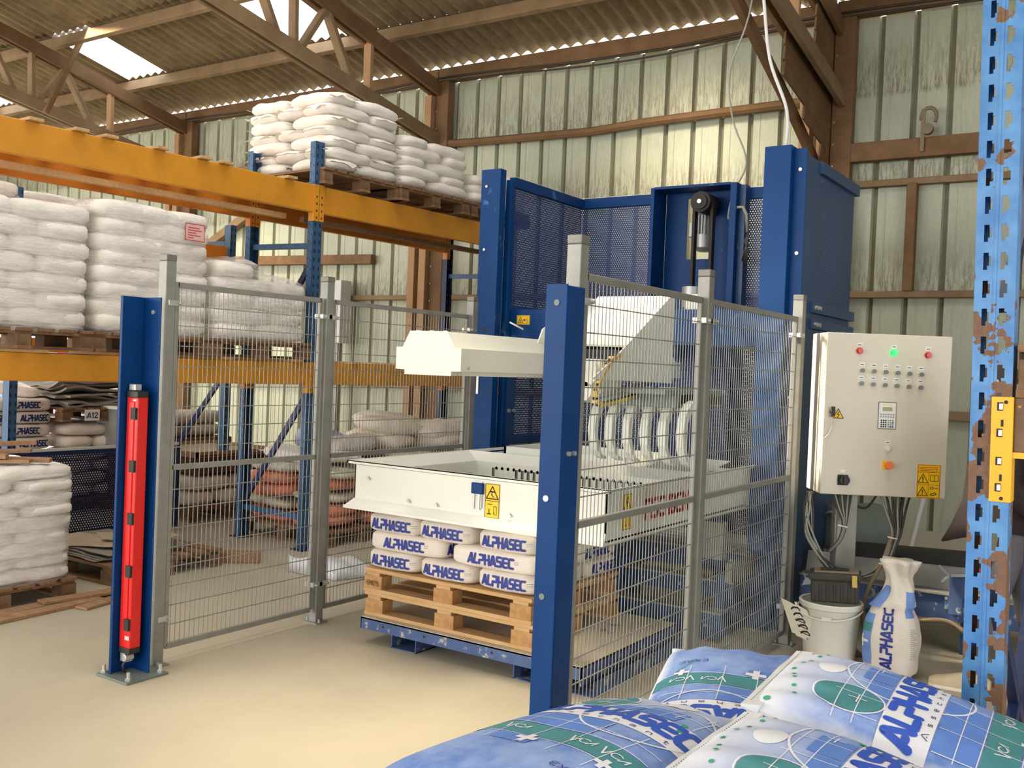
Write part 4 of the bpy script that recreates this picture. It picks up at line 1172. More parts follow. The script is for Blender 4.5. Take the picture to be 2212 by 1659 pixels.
# ------------------------------------------------------------------ white centring frame ("tray")
ty = thing('centring_frame', 'wide white sheet metal centring frame around the top of the pallet load', 'machine', (-3.13, 5.0, .8))
x0_, x1_, y0_, y1_ = -3.965, -2.285, 4.335, 5.50
zb, zt_ = .862, 1.065
MB().box(x0_, x1_, y0_, y0_ + .006, zb, zt_).build('front_wall', M['white'], ty)
MB().box(x0_, x0_ + .006, y0_, 6.35, zb, zt_).build('left_wall', M['white'], ty)
MB().box(x1_ - .006, x1_, y0_, 6.35, .82, zt_).build('right_wall', M['white'], ty)
# top rims: a lip outside and a slope to the inside
MB().prism([(x0_ - .04, y0_ - .03, 1.090), (x1_ + .03, y0_ - .03, 1.090), (x1_ + .03, y0_ - .03, 1.072), (x0_ - .04, y0_ - .03, 1.072)], (0, .012, 0)).build('front_lip', M['white'], ty)
def slope(pts, th=.006): return MB().prism(pts, (0, 0, -th))
slope([(x0_ - .04, y0_ - .03, 1.09), (x1_ + .03, y0_ - .03, 1.09), (x1_ - .10, y0_ + .09, 1.035), (x0_ + .10, y0_ + .09, 1.035)]).build('front_rim', M['white'], ty)
slope([(x0_ - .04, y0_ - .03, 1.09), (x0_ + .10, y0_ + .09, 1.035), (x0_ + .10, y1_ - .08, 1.035), (x0_ - .04, y1_ + .02, 1.09)]).build('left_rim', M['white'], ty)
slope([(x1_ + .03, y0_ - .03, 1.09), (x1_ + .03, y1_ + .02, 1.09), (x1_ - .10, y1_ - .08, 1.035), (x1_ - .10, y0_ + .09, 1.035)]).build('right_rim', M['white'], ty)
slope([(x0_ - .04, y1_ + .02, 1.09), (x0_ + .10, y1_ - .08, 1.035), (x1_ - .10, y1_ - .08, 1.035), (x1_ + .03, y1_ + .02, 1.09)]).build('back_rim', M['white'], ty)
MB().box(x0_ - .04, x0_ - .03, y0_ - .03, 6.35, 1.072, 1.09).build('left_lip', M['white'], ty)
MB().box(x1_ + .02, x1_ + .03, y0_ - .03, 6.40, 1.072, 1.09).build('right_lip', M['white'], ty)
MB().box(x0_ + .10, x0_ + .106, y0_ + .09, y1_ - .08, .86, 1.033).build('inner_left_wall', M['white_in'], ty)
MB().box(x1_ - .106, x1_ - .10, y0_ + .09, y1_ - .08, .86, 1.033).build('inner_right_wall', M['white_in'], ty)
# inner back wall with a row of slots
mbs = MB(); yb = y1_ - .085; zs0, zs1 = .918, .998
mbs.box(x0_ + .10, x1_ - .10, yb, yb + .005, zs1, 1.033).box(x0_ + .10, x1_ - .10, yb, yb + .005, .84, zs0).box(x0_ + .10, -3.73, yb, yb + .005, zs0, zs1).box(-2.62, x1_ - .10, yb, yb + .005, zs0, zs1)
n_ = 24
for i in range(n_):
    xs = -3.73 + (1.11) * i / n_
    if i in (1, 2, 3): mbs.box(xs, xs + .0462, yb + .002, yb + .005, zs0, zs1)
    mbs.box(xs + .024, xs + .0462, yb, yb + .005, zs0, zs1)
    for e in (zs0, zs1): mbs.cyl((xs + .036, yb, e), (xs + .036, yb + .005, e), .0115, 8)
mbs.build('slotted_wall', M['white_in'], ty)
MB().box(-3.9, -2.4, yb + .014, yb + .018, .84, 1.03).build('slot_shade_plate', M['galv'], ty)  # added plate, its grey stands in for the shade inside the slots
# bottom skirts folded outwards
slope([(x0_, y0_, zb + .005), (x1_, y0_, zb + .005), (x1_ + .02, y0_ - .055, .825), (x0_ - .03, y0_ - .055, .825)]).build('front_skirt', M['white'], ty)
MB().box(x0_ - .03, x1_ + .02, y0_ - .062, y0_ - .055, .812, .829).build('skirt_edge', M['white'], ty)
slope([(x0_, y0_, zb + .005), (x0_ - .03, y0_ - .055, .825), (x0_ - .03, 6.3, .825), (x0_, 6.3, zb + .005)]).build('left_skirt', M['white'], ty)
MB().box(x1_ - .006, x1_, y0_ - .05, 6.3, .80, .83).build('right_skirt', M['white'], ty)
# rear table and the pieces standing on it
MB().box(x0_ + .05, x1_ - .01, 5.52, 6.40, 1.03, 1.045).build('rear_table', M['white'], ty)
MB().box(x0_ + .2, x1_ - .55, 5.60, 5.62, 1.045, 1.13).box(x0_ + .2, x0_ + .22, 5.60, 6.2, 1.045, 1.13).box(x0_ + .2, x1_ - .55, 6.18, 6.2, 1.045, 1.13).build('inner_frame', M['white_in'], ty)
slope([(-2.95, 5.64, 1.06), (-2.35, 5.64, 1.06), (-2.35, 6.15, 1.12), (-2.95, 6.15, 1.12)]).build('chute_plate', M['white_in'], ty)
for x in (x0_ + .02, x1_ - .08): MB().box(x, x + .06, 6.30, 6.62, .84, 1.03).build('bracket', M['white_in'], ty)
for x, z in ((-3.86, .995), (-3.55, .895), (-3.35, .895), (-2.86, .895), (-2.62, .90)): MB().cyl((x, y0_, z), (x, y0_ - .012, z), .010, 8).cyl((x + .012, y0_, z - .006), (x + .012, y0_ - .018, z - .006), .006, 6).build('bolt', M['zinc'], ty)
MB().box(-3.105, -3.03, y0_ - .02, y0_, .985, 1.045).build('sensor', M['blue'], ty, bevel=.004)
MB().box(-3.095, -3.09, y0_ - .008, y0_, .90, .985).box(-3.06, -3.05, y0_ - .012, y0_, .90, .985).box(-3.045, -3.04, y0_ - .012, y0_, .91, 1.05).build('sensor_bracket', M['zinc'], ty)
sticker(ty, (-2.975, y0_, .955), XR, ZU, .096, .186, pict_crush)
sticker(ty, (x1_, 4.56, .955), YR, ZU, .096, .186, pict_crush)
mbl = MB(); lettering(mbl, 'FISCHBEIN', plane_mp((x1_, 5.055, .945), YR, ZU, .0015), .56, .10, .22, .30)
mbl.build('lettering', M['redprint'], ty)['label'] = 'red lettering FISCHBEIN'

# ------------------------------------------------------------------ pallet load under the frame
bs = thing('steel_platform', 'low dusty blue steel base carrying the two stacked pallets', 'platform', (-3.2, 5.0, 0))
MB().box(-3.944, -2.431, 4.411, 5.579, .150, .153).build('top_plate', plain('dusty_steel_top', rgb(196, 186, 164), .75, 0, .08, 5, wear=rgb(96, 108, 140), wear_amt=-.02, wear_scale=5), bs)
MB().box(-3.945, -2.43, 4.41, 5.58, .142, .15).box(-3.945, -2.43, 4.41, 4.416, .082, .15).box(-2.436, -2.43, 4.41, 5.58, .05, .15).box(-3.945, -3.939, 4.41, 5.58, .082, .15).box(-3.945, -2.43, 5.574, 5.58, .082, .15).build('deck', M['blue_dusty'], bs)
for x in (-3.77, -3.46, -2.99, -2.6): MB().cyl((x, 4.41, .118), (x, 4.4085, .118), .008, 10).build('bolt_hole', M['ink'], bs)
for x in (-3.72, -2.86, -2.55):
    MB().box(x, x + .006, 4.43, 5.55, 0, .082).box(x + .18, x + .186, 4.43, 5.55, 0, .082).box(x, x + .186, 4.43, 5.55, 0, .005).build('fork_channel', M['blue_dusty'], bs)
PX, PY = -3.372, 4.955
P_NEW = make_pallet('pallet', 'pallet', 'lower of the two fresh pallets standing on the blue base')
P_NEW.location = (PX + .01, PY, .154)
up_ = dup(P_NEW, (PX, PY - .005, .297), 0, 'upper of the two fresh pallets, right beneath the printed sacks')
mbt = MB(); lettering(mbt, 'EMB79', lambda x, y: Vector((-.527 + x, -.5025, .055 + y)), .085, .028, .12)
bkl = [c for c in P_NEW.children if c.name.startswith('block')][0]
o = mbt.build('stamp', M['brownwood'], None); o.parent = up_

class PSack: pass
psk = Sack(.59, .40, .118, 3, n=7.5, taper=.06, amp=.005)
psm = psk.mesh('sack', M['sack_print'], 16, 12, 6)
def print_mesh(mat, w_end=.29, w_side=.30, shift=0.0):
    mb = MB()
    for f in ('-x', '+x', '-y', '+y'):
        base_ = psk.side(f)
        lettering(mb, 'ALPHASEC', lambda x, y: base_(x + shift, y), w_end if f[1] == 'x' else w_side, .056, .26, .28, step=.03)
        for k in range(9): ribbon(mb, [(-.09 + k * .02, -.040), (-.086 + k * .02, -.040)], .003, base_, 1, joint=False)
        for k in range(2): ribbon(mb, [(.155, .012 - .012 * k), (.185, .012 - .012 * k)], .002, base_, 1, joint=False)
    me = mb.mesh('lettering'); me.materials.append(mat)
    return me
pl_bright, pl_dark = print_mesh(M['blueink']), print_mesh(M['darkink'])
def printed_sack(loc, rz, label, tilt=(0, 0), letters=pl_bright, scale=None, group=None, me=psm):
    o = place_sack(me, loc, rz, label, group, tilt)
    if letters is not None:
        c = bpy.data.objects.new('lettering', letters); COL.objects.link(c); c.parent = o; c['kind'] = 'stuff'
    if scale: o.scale = scale
    return o
H = PI / 2
z1 = .440
rows_ = [  # loc, rz, label
 ((-3.775, 4.75, z1), H, 'printed white ALPHASEC sack, bottom layer, left corner of the fresh pallet'),
 ((-3.375, 4.745, z1), H, 'printed white ALPHASEC sack, bottom layer, middle of the pallet front'),
 ((-2.965, 4.75, z1), H, 'printed white ALPHASEC sack, bottom layer, right corner of the fresh pallet'),
 ((-3.66, 5.25, z1), 0, 'printed ALPHASEC sack, bottom layer, at the back left of the fresh pallet'),
 ((-3.06, 5.25, z1), 0, 'printed ALPHASEC sack, bottom layer, back right, its side facing the mesh fence'),
 ((-3.68, 4.66, z1 + .107), .0, 'printed white ALPHASEC sack, middle layer, lying lengthwise at front left'),
 ((-3.06, 4.655, z1 + .107), .02, 'printed white ALPHASEC sack, middle layer, lying lengthwise at front right'),
 ((-3.775, 5.16, z1 + .107), H, 'printed ALPHASEC sack, middle layer, at the back left of the fresh pallet'),
 ((-3.375, 5.16, z1 + .107), H, 'printed ALPHASEC sack, middle layer, back centre of the fresh pallet'),
 ((-2.965, 5.16, z1 + .107), H, 'printed ALPHASEC sack, middle layer, back right beside the mesh fence'),
 ((-3.79, 4.75, z1 + .216), H + .03, 'printed white ALPHASEC sack, third layer, left, just under the white frame'),
 ((-3.40, 4.75, z1 + .216), H, 'printed white ALPHASEC sack, third layer, middle, just under the white frame'),
 ((-2.98, 4.76, z1 + .214), H, 'printed white ALPHASEC sack, third layer, right, just under the white frame'),
 ((-3.66, 5.25, z1 + .216), 0, 'printed ALPHASEC sack, third layer, back left under the white frame'),
 ((-3.06, 5.25, z1 + .216), 0, 'printed ALPHASEC sack, third layer, back right under the white frame'),
 ((-3.62, 4.70, z1 + .325), .0, 'printed ALPHASEC sack, top layer, left, mostly inside the white frame'),
 ((-3.02, 4.70, z1 + .325), .0, 'printed ALPHASEC sack, top layer, right, mostly inside the white frame'),
]
for loc, rz, lab in rows_:
    printed_sack(loc, rz, lab, (random.uniform(-.01, .01), random.uniform(-.012, .012)))
# dark conveyor steps behind the pallet, below the centring frame
rc = thing('roller_conveyor', 'dark blue roller conveyor steps on the floor behind the right fence', 'conveyor', (-2.7, 6.2, 0))
for (y, z, h) in ((5.85, .02, .16), (6.05, .24, .10), (6.25, .40, .10)):
    MB().box(-3.9, -2.25, y, y + .05, z, z + h).build('side_rail', M['blue_side'], rc, bevel=.003)
    MB().box(-3.9, -2.25, y - .01, y + .12, z + h, z + h + .012).build('ledge', M['galv'], rc)
    mbq = MB()
    for k in range(6): mbq.cyl((-3.7 + k * .27, y - .008, z + h * .5), (-3.7 + k * .27, y, z + h * .5), .012, 8)
    mbq.build('bolt', M['zinc'], rc)['kind'] = 'stuff'
for x in (-3.8, -3.1, -2.35): MB().box(x, x + .06, 6.0, 6.35, 0, .40).build('leg', M['blue_side'], rc)
for k in range(5): MB().cyl((-3.85, 6.45 + k * .13, .47), (-2.25, 6.45 + k * .13, .47), .045, 14).build('roller', M['galv'], rc, smooth=True, angle=40)
MB().box(-2.52, -2.30, 5.95, 6.02, .50, .74).build('guide_plate', M['galv'], rc, bevel=.003)
MB().box(-2.25, -2.21, 5.9, 7.2, .38, .50).build('end_rail', M['galv_dark'], rc)

# ------------------------------------------------------------------ control cabinet
cb = thing('control_cabinet', 'cream electrical control cabinet with buttons, keypad and emergency stop on a steel post', 'cabinet', (-1.4, 6.15, 0))
CX0, CX1, CZ0, CZ1, CY = -1.715, -.965, .985, 1.965, 6.0
MB().box(CX0, CX1, CY + .03, CY + .31, CZ0, CZ1).build('body', M['cream'], cb, bevel=.006)
dr = MB().box(CX0, CX1, CY, CY + .024, CZ0, CZ1).build('door', M['cream'], cb, bevel=.006)
MB().box(CX0 + .006, CX1 - .006, CY + .024, CY + .03, CZ0 + .006, CZ1 - .006).build('seal', M['rubber'], cb)
def cpos(u, v): return (CX0 + u * (CX1 - CX0), CZ1 - v * (CZ1 - CZ0))   # fractions of the door face
def button(u, v, r, mats, nm='button', tagon=True, dep=.022):
    x, z = cpos(u, v)
    b = MB().cyl((x, CY, z), (x, CY - .010, z), r * 1.35, 16).build(nm, M[mats[0]], cb, smooth=True, angle=40)
    MB().lathe((0, 0, 0), [(0, 0), (r, 0), (r, dep * .8), (r * .7, dep), (0, dep)], 16) if False else None
    MB().cyl((x, CY - .010, z), (x, CY - dep, z), r, 16).build('cap', M[mats[1]], b, smooth=True, angle=40)
    if tagon:
        l_ = bx('tag', M['paperwhite'], b, x - .016, x + .016, CY - .0015, CY, z + .027, z + .048)
        bx('tag_print', M['ink'], l_, x - .010, x + .010, CY - .0022, CY - .0015, z + .034, z + .038)
    return b
button(.262, .108, .015, ('lampred', 'lampred'), 'indicator_lamp')
button(.535, .112, .016, ('lampgreen', 'lampgreen'), 'indicator_lamp')
button(.808, .118, .015, ('lampred', 'lampred'), 'indicator_lamp')
for k in range(6):
    button(.288 + k * .094, .228 + k * .0022, .013, ('plaster', 'greysteel'))
    button(.286 + k * .094, .308 + k * .0022, .013, ('plaster', 'greysteel'))
button(.52, .702, .013, ('plaster', 'plaster'))
x, z = cpos(.52, .806)
e = MB().box(x - .026, x + .026, CY - .004, CY, z - .026, z + .026).build('stop_plate', M['stickyellow'], cb)
MB().cyl((x + .006, CY - .004, z), (x + .006, CY - .03, z), .014, 14).cyl((x + .006, CY - .03, z), (x + .006, CY - .045, z), .026, 18, .022).build('emergency_stop', M['estop'], e, smooth=True, angle=40)
x, z = cpos(.175, .908)
e = MB().box(x - .032, x + .032, CY - .006, CY, z - .032, z + .032).build('switch_plate', M['black'], cb, bevel=.003)
MB().cyl((x + .006, CY - .006, z), (x + .006, CY - .03, z), .03, 20).box(x - .003, x + .015, CY - .045, CY - .03, z - .026, z + .026).build('rotary_switch', M['black'], e, bevel=.002)
bx('tag', M['paperwhite'], e, x - .016, x + .014, CY - .0015, CY, z + .045, z + .062)
x, z = cpos(.505, .50)
kp = MB().box(x - .055, x + .055, CY - .004, CY, z - .082, z + .082).build('keypad_frame', M['greysteel'], cb, bevel=.002)
bx('keypad_face', M['paperwhite'], kp, x - .050, x + .050, CY - .0055, CY - .004, z - .077, z + .077)
bx('display', M['lcd'], kp, x - .030, x + .028, CY - .0075, CY - .0055, z + .028, z + .052)
mbk = MB()
for i in range(6):
    for j in range(2): mbk.box(x - .042 + i * .0148, x - .042 + i * .0148 + .009, CY - .0068, CY - .0055, z + .002 - j * .014, z + .011 - j * .014, 1)
for i in range(3):
    for j in range(4): mbk.box(x - .038 + i * .013, x - .029 + i * .013, CY - .0068, CY - .0055, z - .034 - j * .0125, z - .025 - j * .0125, 0)
for i in range(3):
    for j in range(4): mbk.box(x + .004 + i * .013, x + .013 + i * .013, CY - .0068, CY - .0055, z - .034 - j * .0125, z - .025 - j * .0125, 2 if (i, j) in ((1, 3), (2, 3), (2, 1)) else 1)
mbk.box(x - .03, x + .03, CY - .0062, CY - .0055, z + .063, z + .067, 3)
mbk.build('keys', [M['ink'], M['galv'], M['blueink'], M['stickyellow']], kp)['kind'] = 'stuff'
# lock with its chain, high-voltage sign, safety sticker
x, z = cpos(.048, .487)
lo = MB().lathe((0, 0, 0), [(0, 0)], 3) if False else MB()
lo.cyl((x + .012, CY, z), (x + .012, CY - .022, z), .016, 14).box(x, x + .024, CY - .03, CY - .02, z - .032, z + .03)
lo.build('lock', M['dirtyblack'], cb, bevel=.004)
chp = [(x + .012, CY - .03, z - .03), (x + .010, CY - .02, z - .09), (x - .005, CY - .012, z - .135), (x - .03, CY - .012, z - .165), (x - .052, CY - .012, z - .135), (x - .058, CY - .010, z - .06), (x - .058, CY - .008, z + .1), (x - .056, CY - .006, z + .33)]
mbch = MB()
for i in range(len(chp) - 1):
    a, b = Vector(chp[i]), Vector(chp[i + 1]); n_ = max(1, int((b - a).length / .011))
    for q in range(n_):
        p = a + (b - a) * q / n_
        if i < 5 or q % 2 == 0: mbch.bar(p, p + (b - a).normalized() * .008, .005, .005)
mbch.build('chain', M['zinc'], cb)['kind'] = 'stuff'
x, z = cpos(.115, .505)
mbv = MB(); mp = plane_mp((x, CY, z), XR, ZU, .0012)
blob(mbv, [(-.032, -.022), (.032, -.022), (0, .034)], mp, 0, 1)
tr_ = mbv.build('high_voltage_sign', M['stickyellow'], cb)
mbv = MB(); mp = plane_mp((x, CY, z), XR, ZU, .0024)
ribbon(mbv, [(-.032, -.022), (.032, -.022), (0, .034), (-.032, -.022)], .004, mp, 1); ribbon(mbv, [(.004, .016), (-.006, .0), (.006, -.001), (-.003, -.018)], .004, mp, 1)
mbv.build('pictogram', M['ink'], tr_)
def pict_panel(mb, mp):
    w, h = .066, .098
    ribbon(mb, [(-w, -h), (w, -h), (w, h), (-w, h), (-w, -h)], .003, mp, 1, 2)
    ribbon(mb, [(-w, .056), (w, .056)], .003, mp, 1, 2); ribbon(mb, [(-w, -.02), (w, -.02)], .002, mp, 1, 2); ribbon(mb, [(0, -h), (0, .056)], .002, mp, 1, 2)
    for k in range(3): ribbon(mb, [(-.055, .085 - k * .010), (.052, .085 - k * .010)], .003, mp, 1, 2)
    for y in (-.008, -.086):
        tri(mb, mp, -.034, y, .052, .004, 0); ribbon(mb, [(-.034, y + .034), (-.034, y + .018)], .006, mp, 1); ribbon(mb, [(-.034, y + .011), (-.034, y + .008)], .006, mp, 1)
    ribbon(mb, [(.01, .004), (.01, .036), (.022, .040), (.034, .036), (.046, .040), (.058, .036), (.058, .004), (.034, .000), (.01, .004)], .003, mp, 1); ribbon(mb, [(.034, .0), (.034, .036)], .003, mp, 1)
    ribbon(mb, [(.012, -.045), (.030, -.045), (.030, -.034), (.012, -.034), (.012, -.045)], .003, mp, 1); ribbon(mb, [(.036, -.04), (.058, -.04)], .003, mp, 1); ribbon(mb, [(.012, -.078), (.04, -.066), (.05, -.076), (.02, -.086), (.012, -.078)], .004, mp, 1)
x, z = cpos(.86, .895)
sticker(cb, (x, CY, z), XR, ZU, .14, .205, pict_panel)
MB().box(-1.586, -1.466, 6.06, 6.18, 0, CZ0).build('pedestal', M['galv'], cb, bevel=.004)
MB().box(-1.65, -1.40, 6.0, 6.24, 0, .012).build('foot_plate', M['galv_dark'], cb)
# cables under the cabinet
def ctube(name, pts, r, m, parent, n=6):
    P = [Vector(p) for p in pts]; o_ = []
    for i in range(len(P) - 1):
        a, b, c, d = P[max(i - 1, 0)], P[i], P[i + 1], P[min(i + 2, len(P) - 1)]
        for q in range(5):
            s = q / 5.0
            o_.append(.5 * ((2 * b) + (c - a) * s + (2 * a - 5 * b + 4 * c - d) * s * s + (3 * b - a - 3 * c + d) * s ** 3))
    o_.append(P[-1])
    return MB().tube(o_, r, n).build(name, M[m], parent, smooth=True)
rng = random.Random(3)
for k in range(11):
    j = lambda s=.012: rng.uniform(-s, s)
    ctube('cable', [(-1.74 + j(.02), 6.14, .98), (-1.76 + j(.03), 6.08 + j(), .86), (-1.75 + j(.03), 6.02 + j(), .72 + j(.03)), (-1.66 + j(), 5.96 + j(), .56 + j(.02)), (-1.52 + j(), 5.95 + j(), .49 + j(.012)), (-1.38 + j(), 5.98 + j(), .52 + j(.012)), (-1.29 + j(), 6.0 + j(), .64 + j()), (-1.22 + j(.02), 6.05 + j(), .80 + j()), (-1.17 + j(.04), 6.12, .985)], .0065, 'cable_grey' if k % 3 else 'cable_dark', cb)
for k in range(7):
    ctube('cable', [(-1.63 + .02 * k, 6.05, .985), (-1.60 + .012 * k, 6.03, .90), (-1.575 + .004 * k, 5.99, .82), (-1.60 + .003 * k, 5.97, .72), (-1.66 + .003 * k, 5.98, .64)], .006, 'cable_grey' if k % 2 else 'cable_dark', cb)
for k in range(6):
    ctube('cable', [(-1.33 + .035 * k, 6.06, .985), (-1.30 + .022 * k, 6.03, .88), (-1.27 + .01 * k, 6.0, .76), (-1.31 + .006 * k, 5.97, .62)], .007, 'cable_dark' if k % 3 else 'cable_grey', cb)
ctube('cable', [(-1.27, 6.0, .76), (-1.33, 5.97, .60), (-1.42, 5.93, .44), (-1.45, 5.92, .30), (-1.43, 5.9, .16), (-1.35, 5.85, .04), (-1.25, 5.8, .015)], .013, 'hose', cb, 8)
ctube('cable', [(-1.55, 6.15, .985), (-1.48, 6.1, .92), (-1.40, 6.1, .90), (-1.33, 6.12, .985)], .007, 'cable_dark', cb)
for p in ((-1.58, 5.985, .80), (-1.275, 6.0, .74), (-1.335, 5.96, .585), (-1.60, 5.945, .52)): MB().tube([(p[0] - .03, p[1] - .02, p[2] + .005), (p[0], p[1] - .03, p[2]), (p[0] + .03, p[1] - .015, p[2] - .006)], .004, 5).build('cable_tie', M['paperwhite'], cb)

# the cabinet is turned towards the right about its near left corner
CTURN = .56
_pv = Vector((-1.715, 6.0, 0)); _l = _pv + Matrix.Rotation(CTURN, 3, 'Z') @ (cb.location - _pv)
cb.location = _l; cb.rotation_euler = (0, 0, CTURN)

# ------------------------------------------------------------------ things on the floor beside the cabinet
bk = thing('bucket', 'white plastic bucket holding a black toolbox beside the fence', 'bucket', (-1.60, 5.93, 0))
MB().lathe((-1.60, 5.93, 0), [(.14, 0), (.145, .005), (.168, .33), (.172, .335), (.182, .34), (.184, .365), (.178, .372), (.168, .368), (.166, .34), (.142, .02), (0, .02)], 36).build('pail', M['plaster'], bk, smooth=True, angle=35)
MB().tube([(-1.60 + .186 * math.cos(a), 5.93 + .186 * math.sin(a) - .004, .335 - .05 * math.sin(-a) * 1.0) for a in [-PI + PI * q / 14 for q in range(15)]], .005, 6).build('handle', M['plaster'], bk, smooth=True)
MB().box(-1.60, -1.545, 5.738, 5.748, .285, .305).build('grip', M['plaster'], bk, bevel=.003)
tb = thing('toolbox', 'dusty black toolbox set on the rim of the white bucket', 'toolbox', (-1.58, 5.92, .374))
R = Matrix.Rotation(.25, 3, 'Z') @ Matrix.Rotation(-.05, 3, 'Y')
def tbo(name, off, size, m, par=tb, bev=.006): return MB().obox(Vector((-1.575, 5.92, .374)) + R @ Vector(off), size, R).build(name, M[m], par, bevel=bev)
tbo('box', (0, 0, .065), (.27, .17, .13), 'dirtyblack', bev=.012); tbo('lid', (0, 0, .150), (.295, .19, .045), 'dirtyblack', bev=.014); tbo('tray', (.01, 0, .176), (.25, .13, .012), 'hose', bev=.004)
tbo('latch', (.11, -.10, .135), (.03, .012, .07), 'linkyellow'); tbo('handle', (0, -.02, .188), (.16, .03, .016), 'black')
for k in range(7): tbo('rib', (-.12 + k * .04, -.088, .06), (.01, .008, .10), 'dirtyblack', bev=.002)
pt = thing('template_plate', 'cream metal plate with a row of cut-outs leaning on the bucket', 'plate', (-1.82, 5.86, .3))
pl = MB()
o_ = Vector((-1.845, 5.75, .375)); ru = Vector((.15, .02, -.015)); rv = Vector((.055, .03, -.205))
outl = [(0, 0), (.50, .12), (.52, .02), (.62, .03), (.58, .10), (.92, .20), (1.02, .52), (1.25, .86), (1.22, 1.02), (.62, 1.02), (.60, 1.10), (.22, 1.04), (.20, .98), (.08, .98)]
nrm = ru.cross(rv).normalized()
pl.prism([o_ + ru * a + rv * b for a, b in outl], nrm * .004).build('sheet', M['cream'], pt)
mbc = MB(); mpp = lambda a, b: o_ + ru * a + rv * b - nrm * .0012
for i, (a, b) in enumerate(((.48, .20), (.52, .36), (.56, .52), (.60, .68), (.62, .86))):
    ribbon(mbc, [(a - .17, b + .06), (a - .08, b), (a + .1, b - .02), (a + .16, b + .05)], .05, mpp, 1)
    if i > 1: ribbon(mbc, [(a - .2, b + .02), (a + .15, b + .09)], .03, mpp, 1)
mbc.build('cut_outs', M['ink'], pt)
# tied-up half-empty sack standing on the floor
ss = thing('standing_sack', 'half-used white and blue ALPHASEC sack standing upright, twisted shut, by the bucket', 'sack', (-1.245, 5.90, 0))
def stand(th, f):
    """th angle, f 0..1 up the sack"""
    if f < .62:
        g = f / .62; r = .135 + .022 * math.sin(PI * min(1, g * 1.05)) - .02 * max(0, g - .8) * 5
        if f < .03: r -= .02
        sq = (abs(math.cos(th)) ** 3.2 + abs(math.sin(th)) ** 3.2) ** (-1 / 3.2)
        r *= sq * .96; z = .40 * g; ox = 0
    else:
        g = (f - .62) / .38
        r = .095 * (1 - g) ** .9 * (1 - .35 * math.sin(PI * g)) + .034 + .09 * max(0, g - .66) * 2; z = .40 + .27 * g; ox = .015 * math.sin(g * 5) + .045 * g
        r *= 1 + .22 * math.cos(5 * th + g * 6) * min(1, g * 2)
        r *= (abs(math.cos(th)) ** 2.6 + abs(math.sin(th)) ** 2.6) ** (-1 / 2.6)
    w = noise.noise(Vector((math.cos(th) * 2, math.sin(th) * 2, f * 7))) * .008
    return Vector((-1.245 + ox + (r + w) * math.cos(th), 5.90 + (r * .8 + w) * math.sin(th), z))
N, Rn = 48, 34; vs = [stand(2 * PI * i / N, r / Rn) for r in range(Rn + 1) for i in range(N)]
fs = [(r * N + i, r * N + (i + 1) % N, (r + 1) * N + (i + 1) % N, (r + 1) * N + i) for r in range(Rn) for i in range(N)] + [tuple(range(N))[::-1], tuple(range(Rn * N, Rn * N + N))]
MB().add(vs, fs).build('paper_body', M['sack_print'], ss, smooth=True)
def smp(x, y, off=.002):
    """front print: x metres round the sack from its middle, y metres up"""
    th = -PI / 2 + x / .145; f = y / .40 * .62 if y < .40 else .62 + (y - .40) / .27 * .38
    p = stand(th, f); n_ = Vector((math.cos(th), math.sin(th), 0)); return p + n_ * off
mbb = MB(); patch(mbb, -.20, -.075, .075, .36, lambda x, y: smp(x, y, .0015), 8, 14); patch(mbb, .10, .19, .36, .50, lambda x, y: smp(x, y, .0015), 6, 8); patch(mbb, -.17, -.06, .40, .52, lambda x, y: smp(x, y, .0015), 6, 8)
WASH = plain('pale_blue_print_wash', rgb(112, 146, 206), .6, 0, .12, 14)
mbb.build('blue_panel', WASH, ss)['kind'] = 'stuff'
mbb = MB(); patch(mbb, -.17, -.08, .26, .31, lambda x, y: smp(x, y, .0025), 6, 3); mbb.build('green_band', plain('green_print', rgb(62, 132, 130), .6, 0, .06, 14), ss)
mbb = MB(); lettering(mbb, 'ALPHASEC', lambda x, y: smp(.0 - y, .235 + x, .003), .33, .055, .24, step=.02); mbb.build('lettering', M['blueink'], ss)['kind'] = 'stuff'
mbb = MB()
for c in ((-.125, .205),):
    ribbon(mbb, [(c[0] - .03, c[1]), (c[0] + .03, c[1])], .016, lambda x, y: smp(x, y, .003), .02); ribbon(mbb, [(c[0], c[1] - .03), (c[0], c[1] + .03)], .016, lambda x, y: smp(x, y, .003), .02)
mbb.build('cross_print', M['paperwhite'], ss)
mbb = MB()
for k in range(16): ribbon(mbb, [(.115, .30 - k * .011), (.115 + .03 + .01 * ((k * 7) % 3), .30 - k * .011)], .002, lambda x, y: smp(x, y, .0025), .02, joint=False)
mbb.build('small_print', M['greysteel'], ss)

# drum, conveyor, broom pole
dm = thing('motor_drum', 'grey-green steel drum housing behind the cabinet post', 'drum', (-1.83, 7.42, .3))
a_, b_ = Vector((-1.98, 7.30, .55)), Vector((-1.72, 7.62, .55))
MB().tube([a_, a_ + (b_ - a_) * .08, a_ + (b_ - a_) * .9, b_], [.20, .225, .225, .20], 32).build('drum_shell', M['greysteel'], dm, smooth=True, angle=35)
dd = (b_ - a_).normalized(); ax1 = Vector((0, 0, 1)); ax2 = dd.cross(ax1)
MB().tube([a_ - dd * .004 + (ax1 * math.cos(q) + ax2 * math.sin(q)) * .16 for q in [2 * PI * k / 24 for k in range(25)]], .014, 6).build('face_ring', M['steel'], dm, smooth=True)
MB().box(-1.95, -1.72, 7.36, 7.52, 0, .36).build('stand', M['blue_side'], dm)
cv = thing('belt_conveyor', 'blue framed belt conveyor running along behind the cabinet post', 'conveyor', (-.8, 6.7, 0))
def sl_(x): return .03 * (x + 1.9)
MB().prism([(-2.0, 6.62, .36), (1.2, 6.62, .38), (1.2, 6.62, .22), (-2.0, 6.62, .20)], (0, .04, 0)).build('side_beam', M['blue_dusty'], cv, bevel=.003)
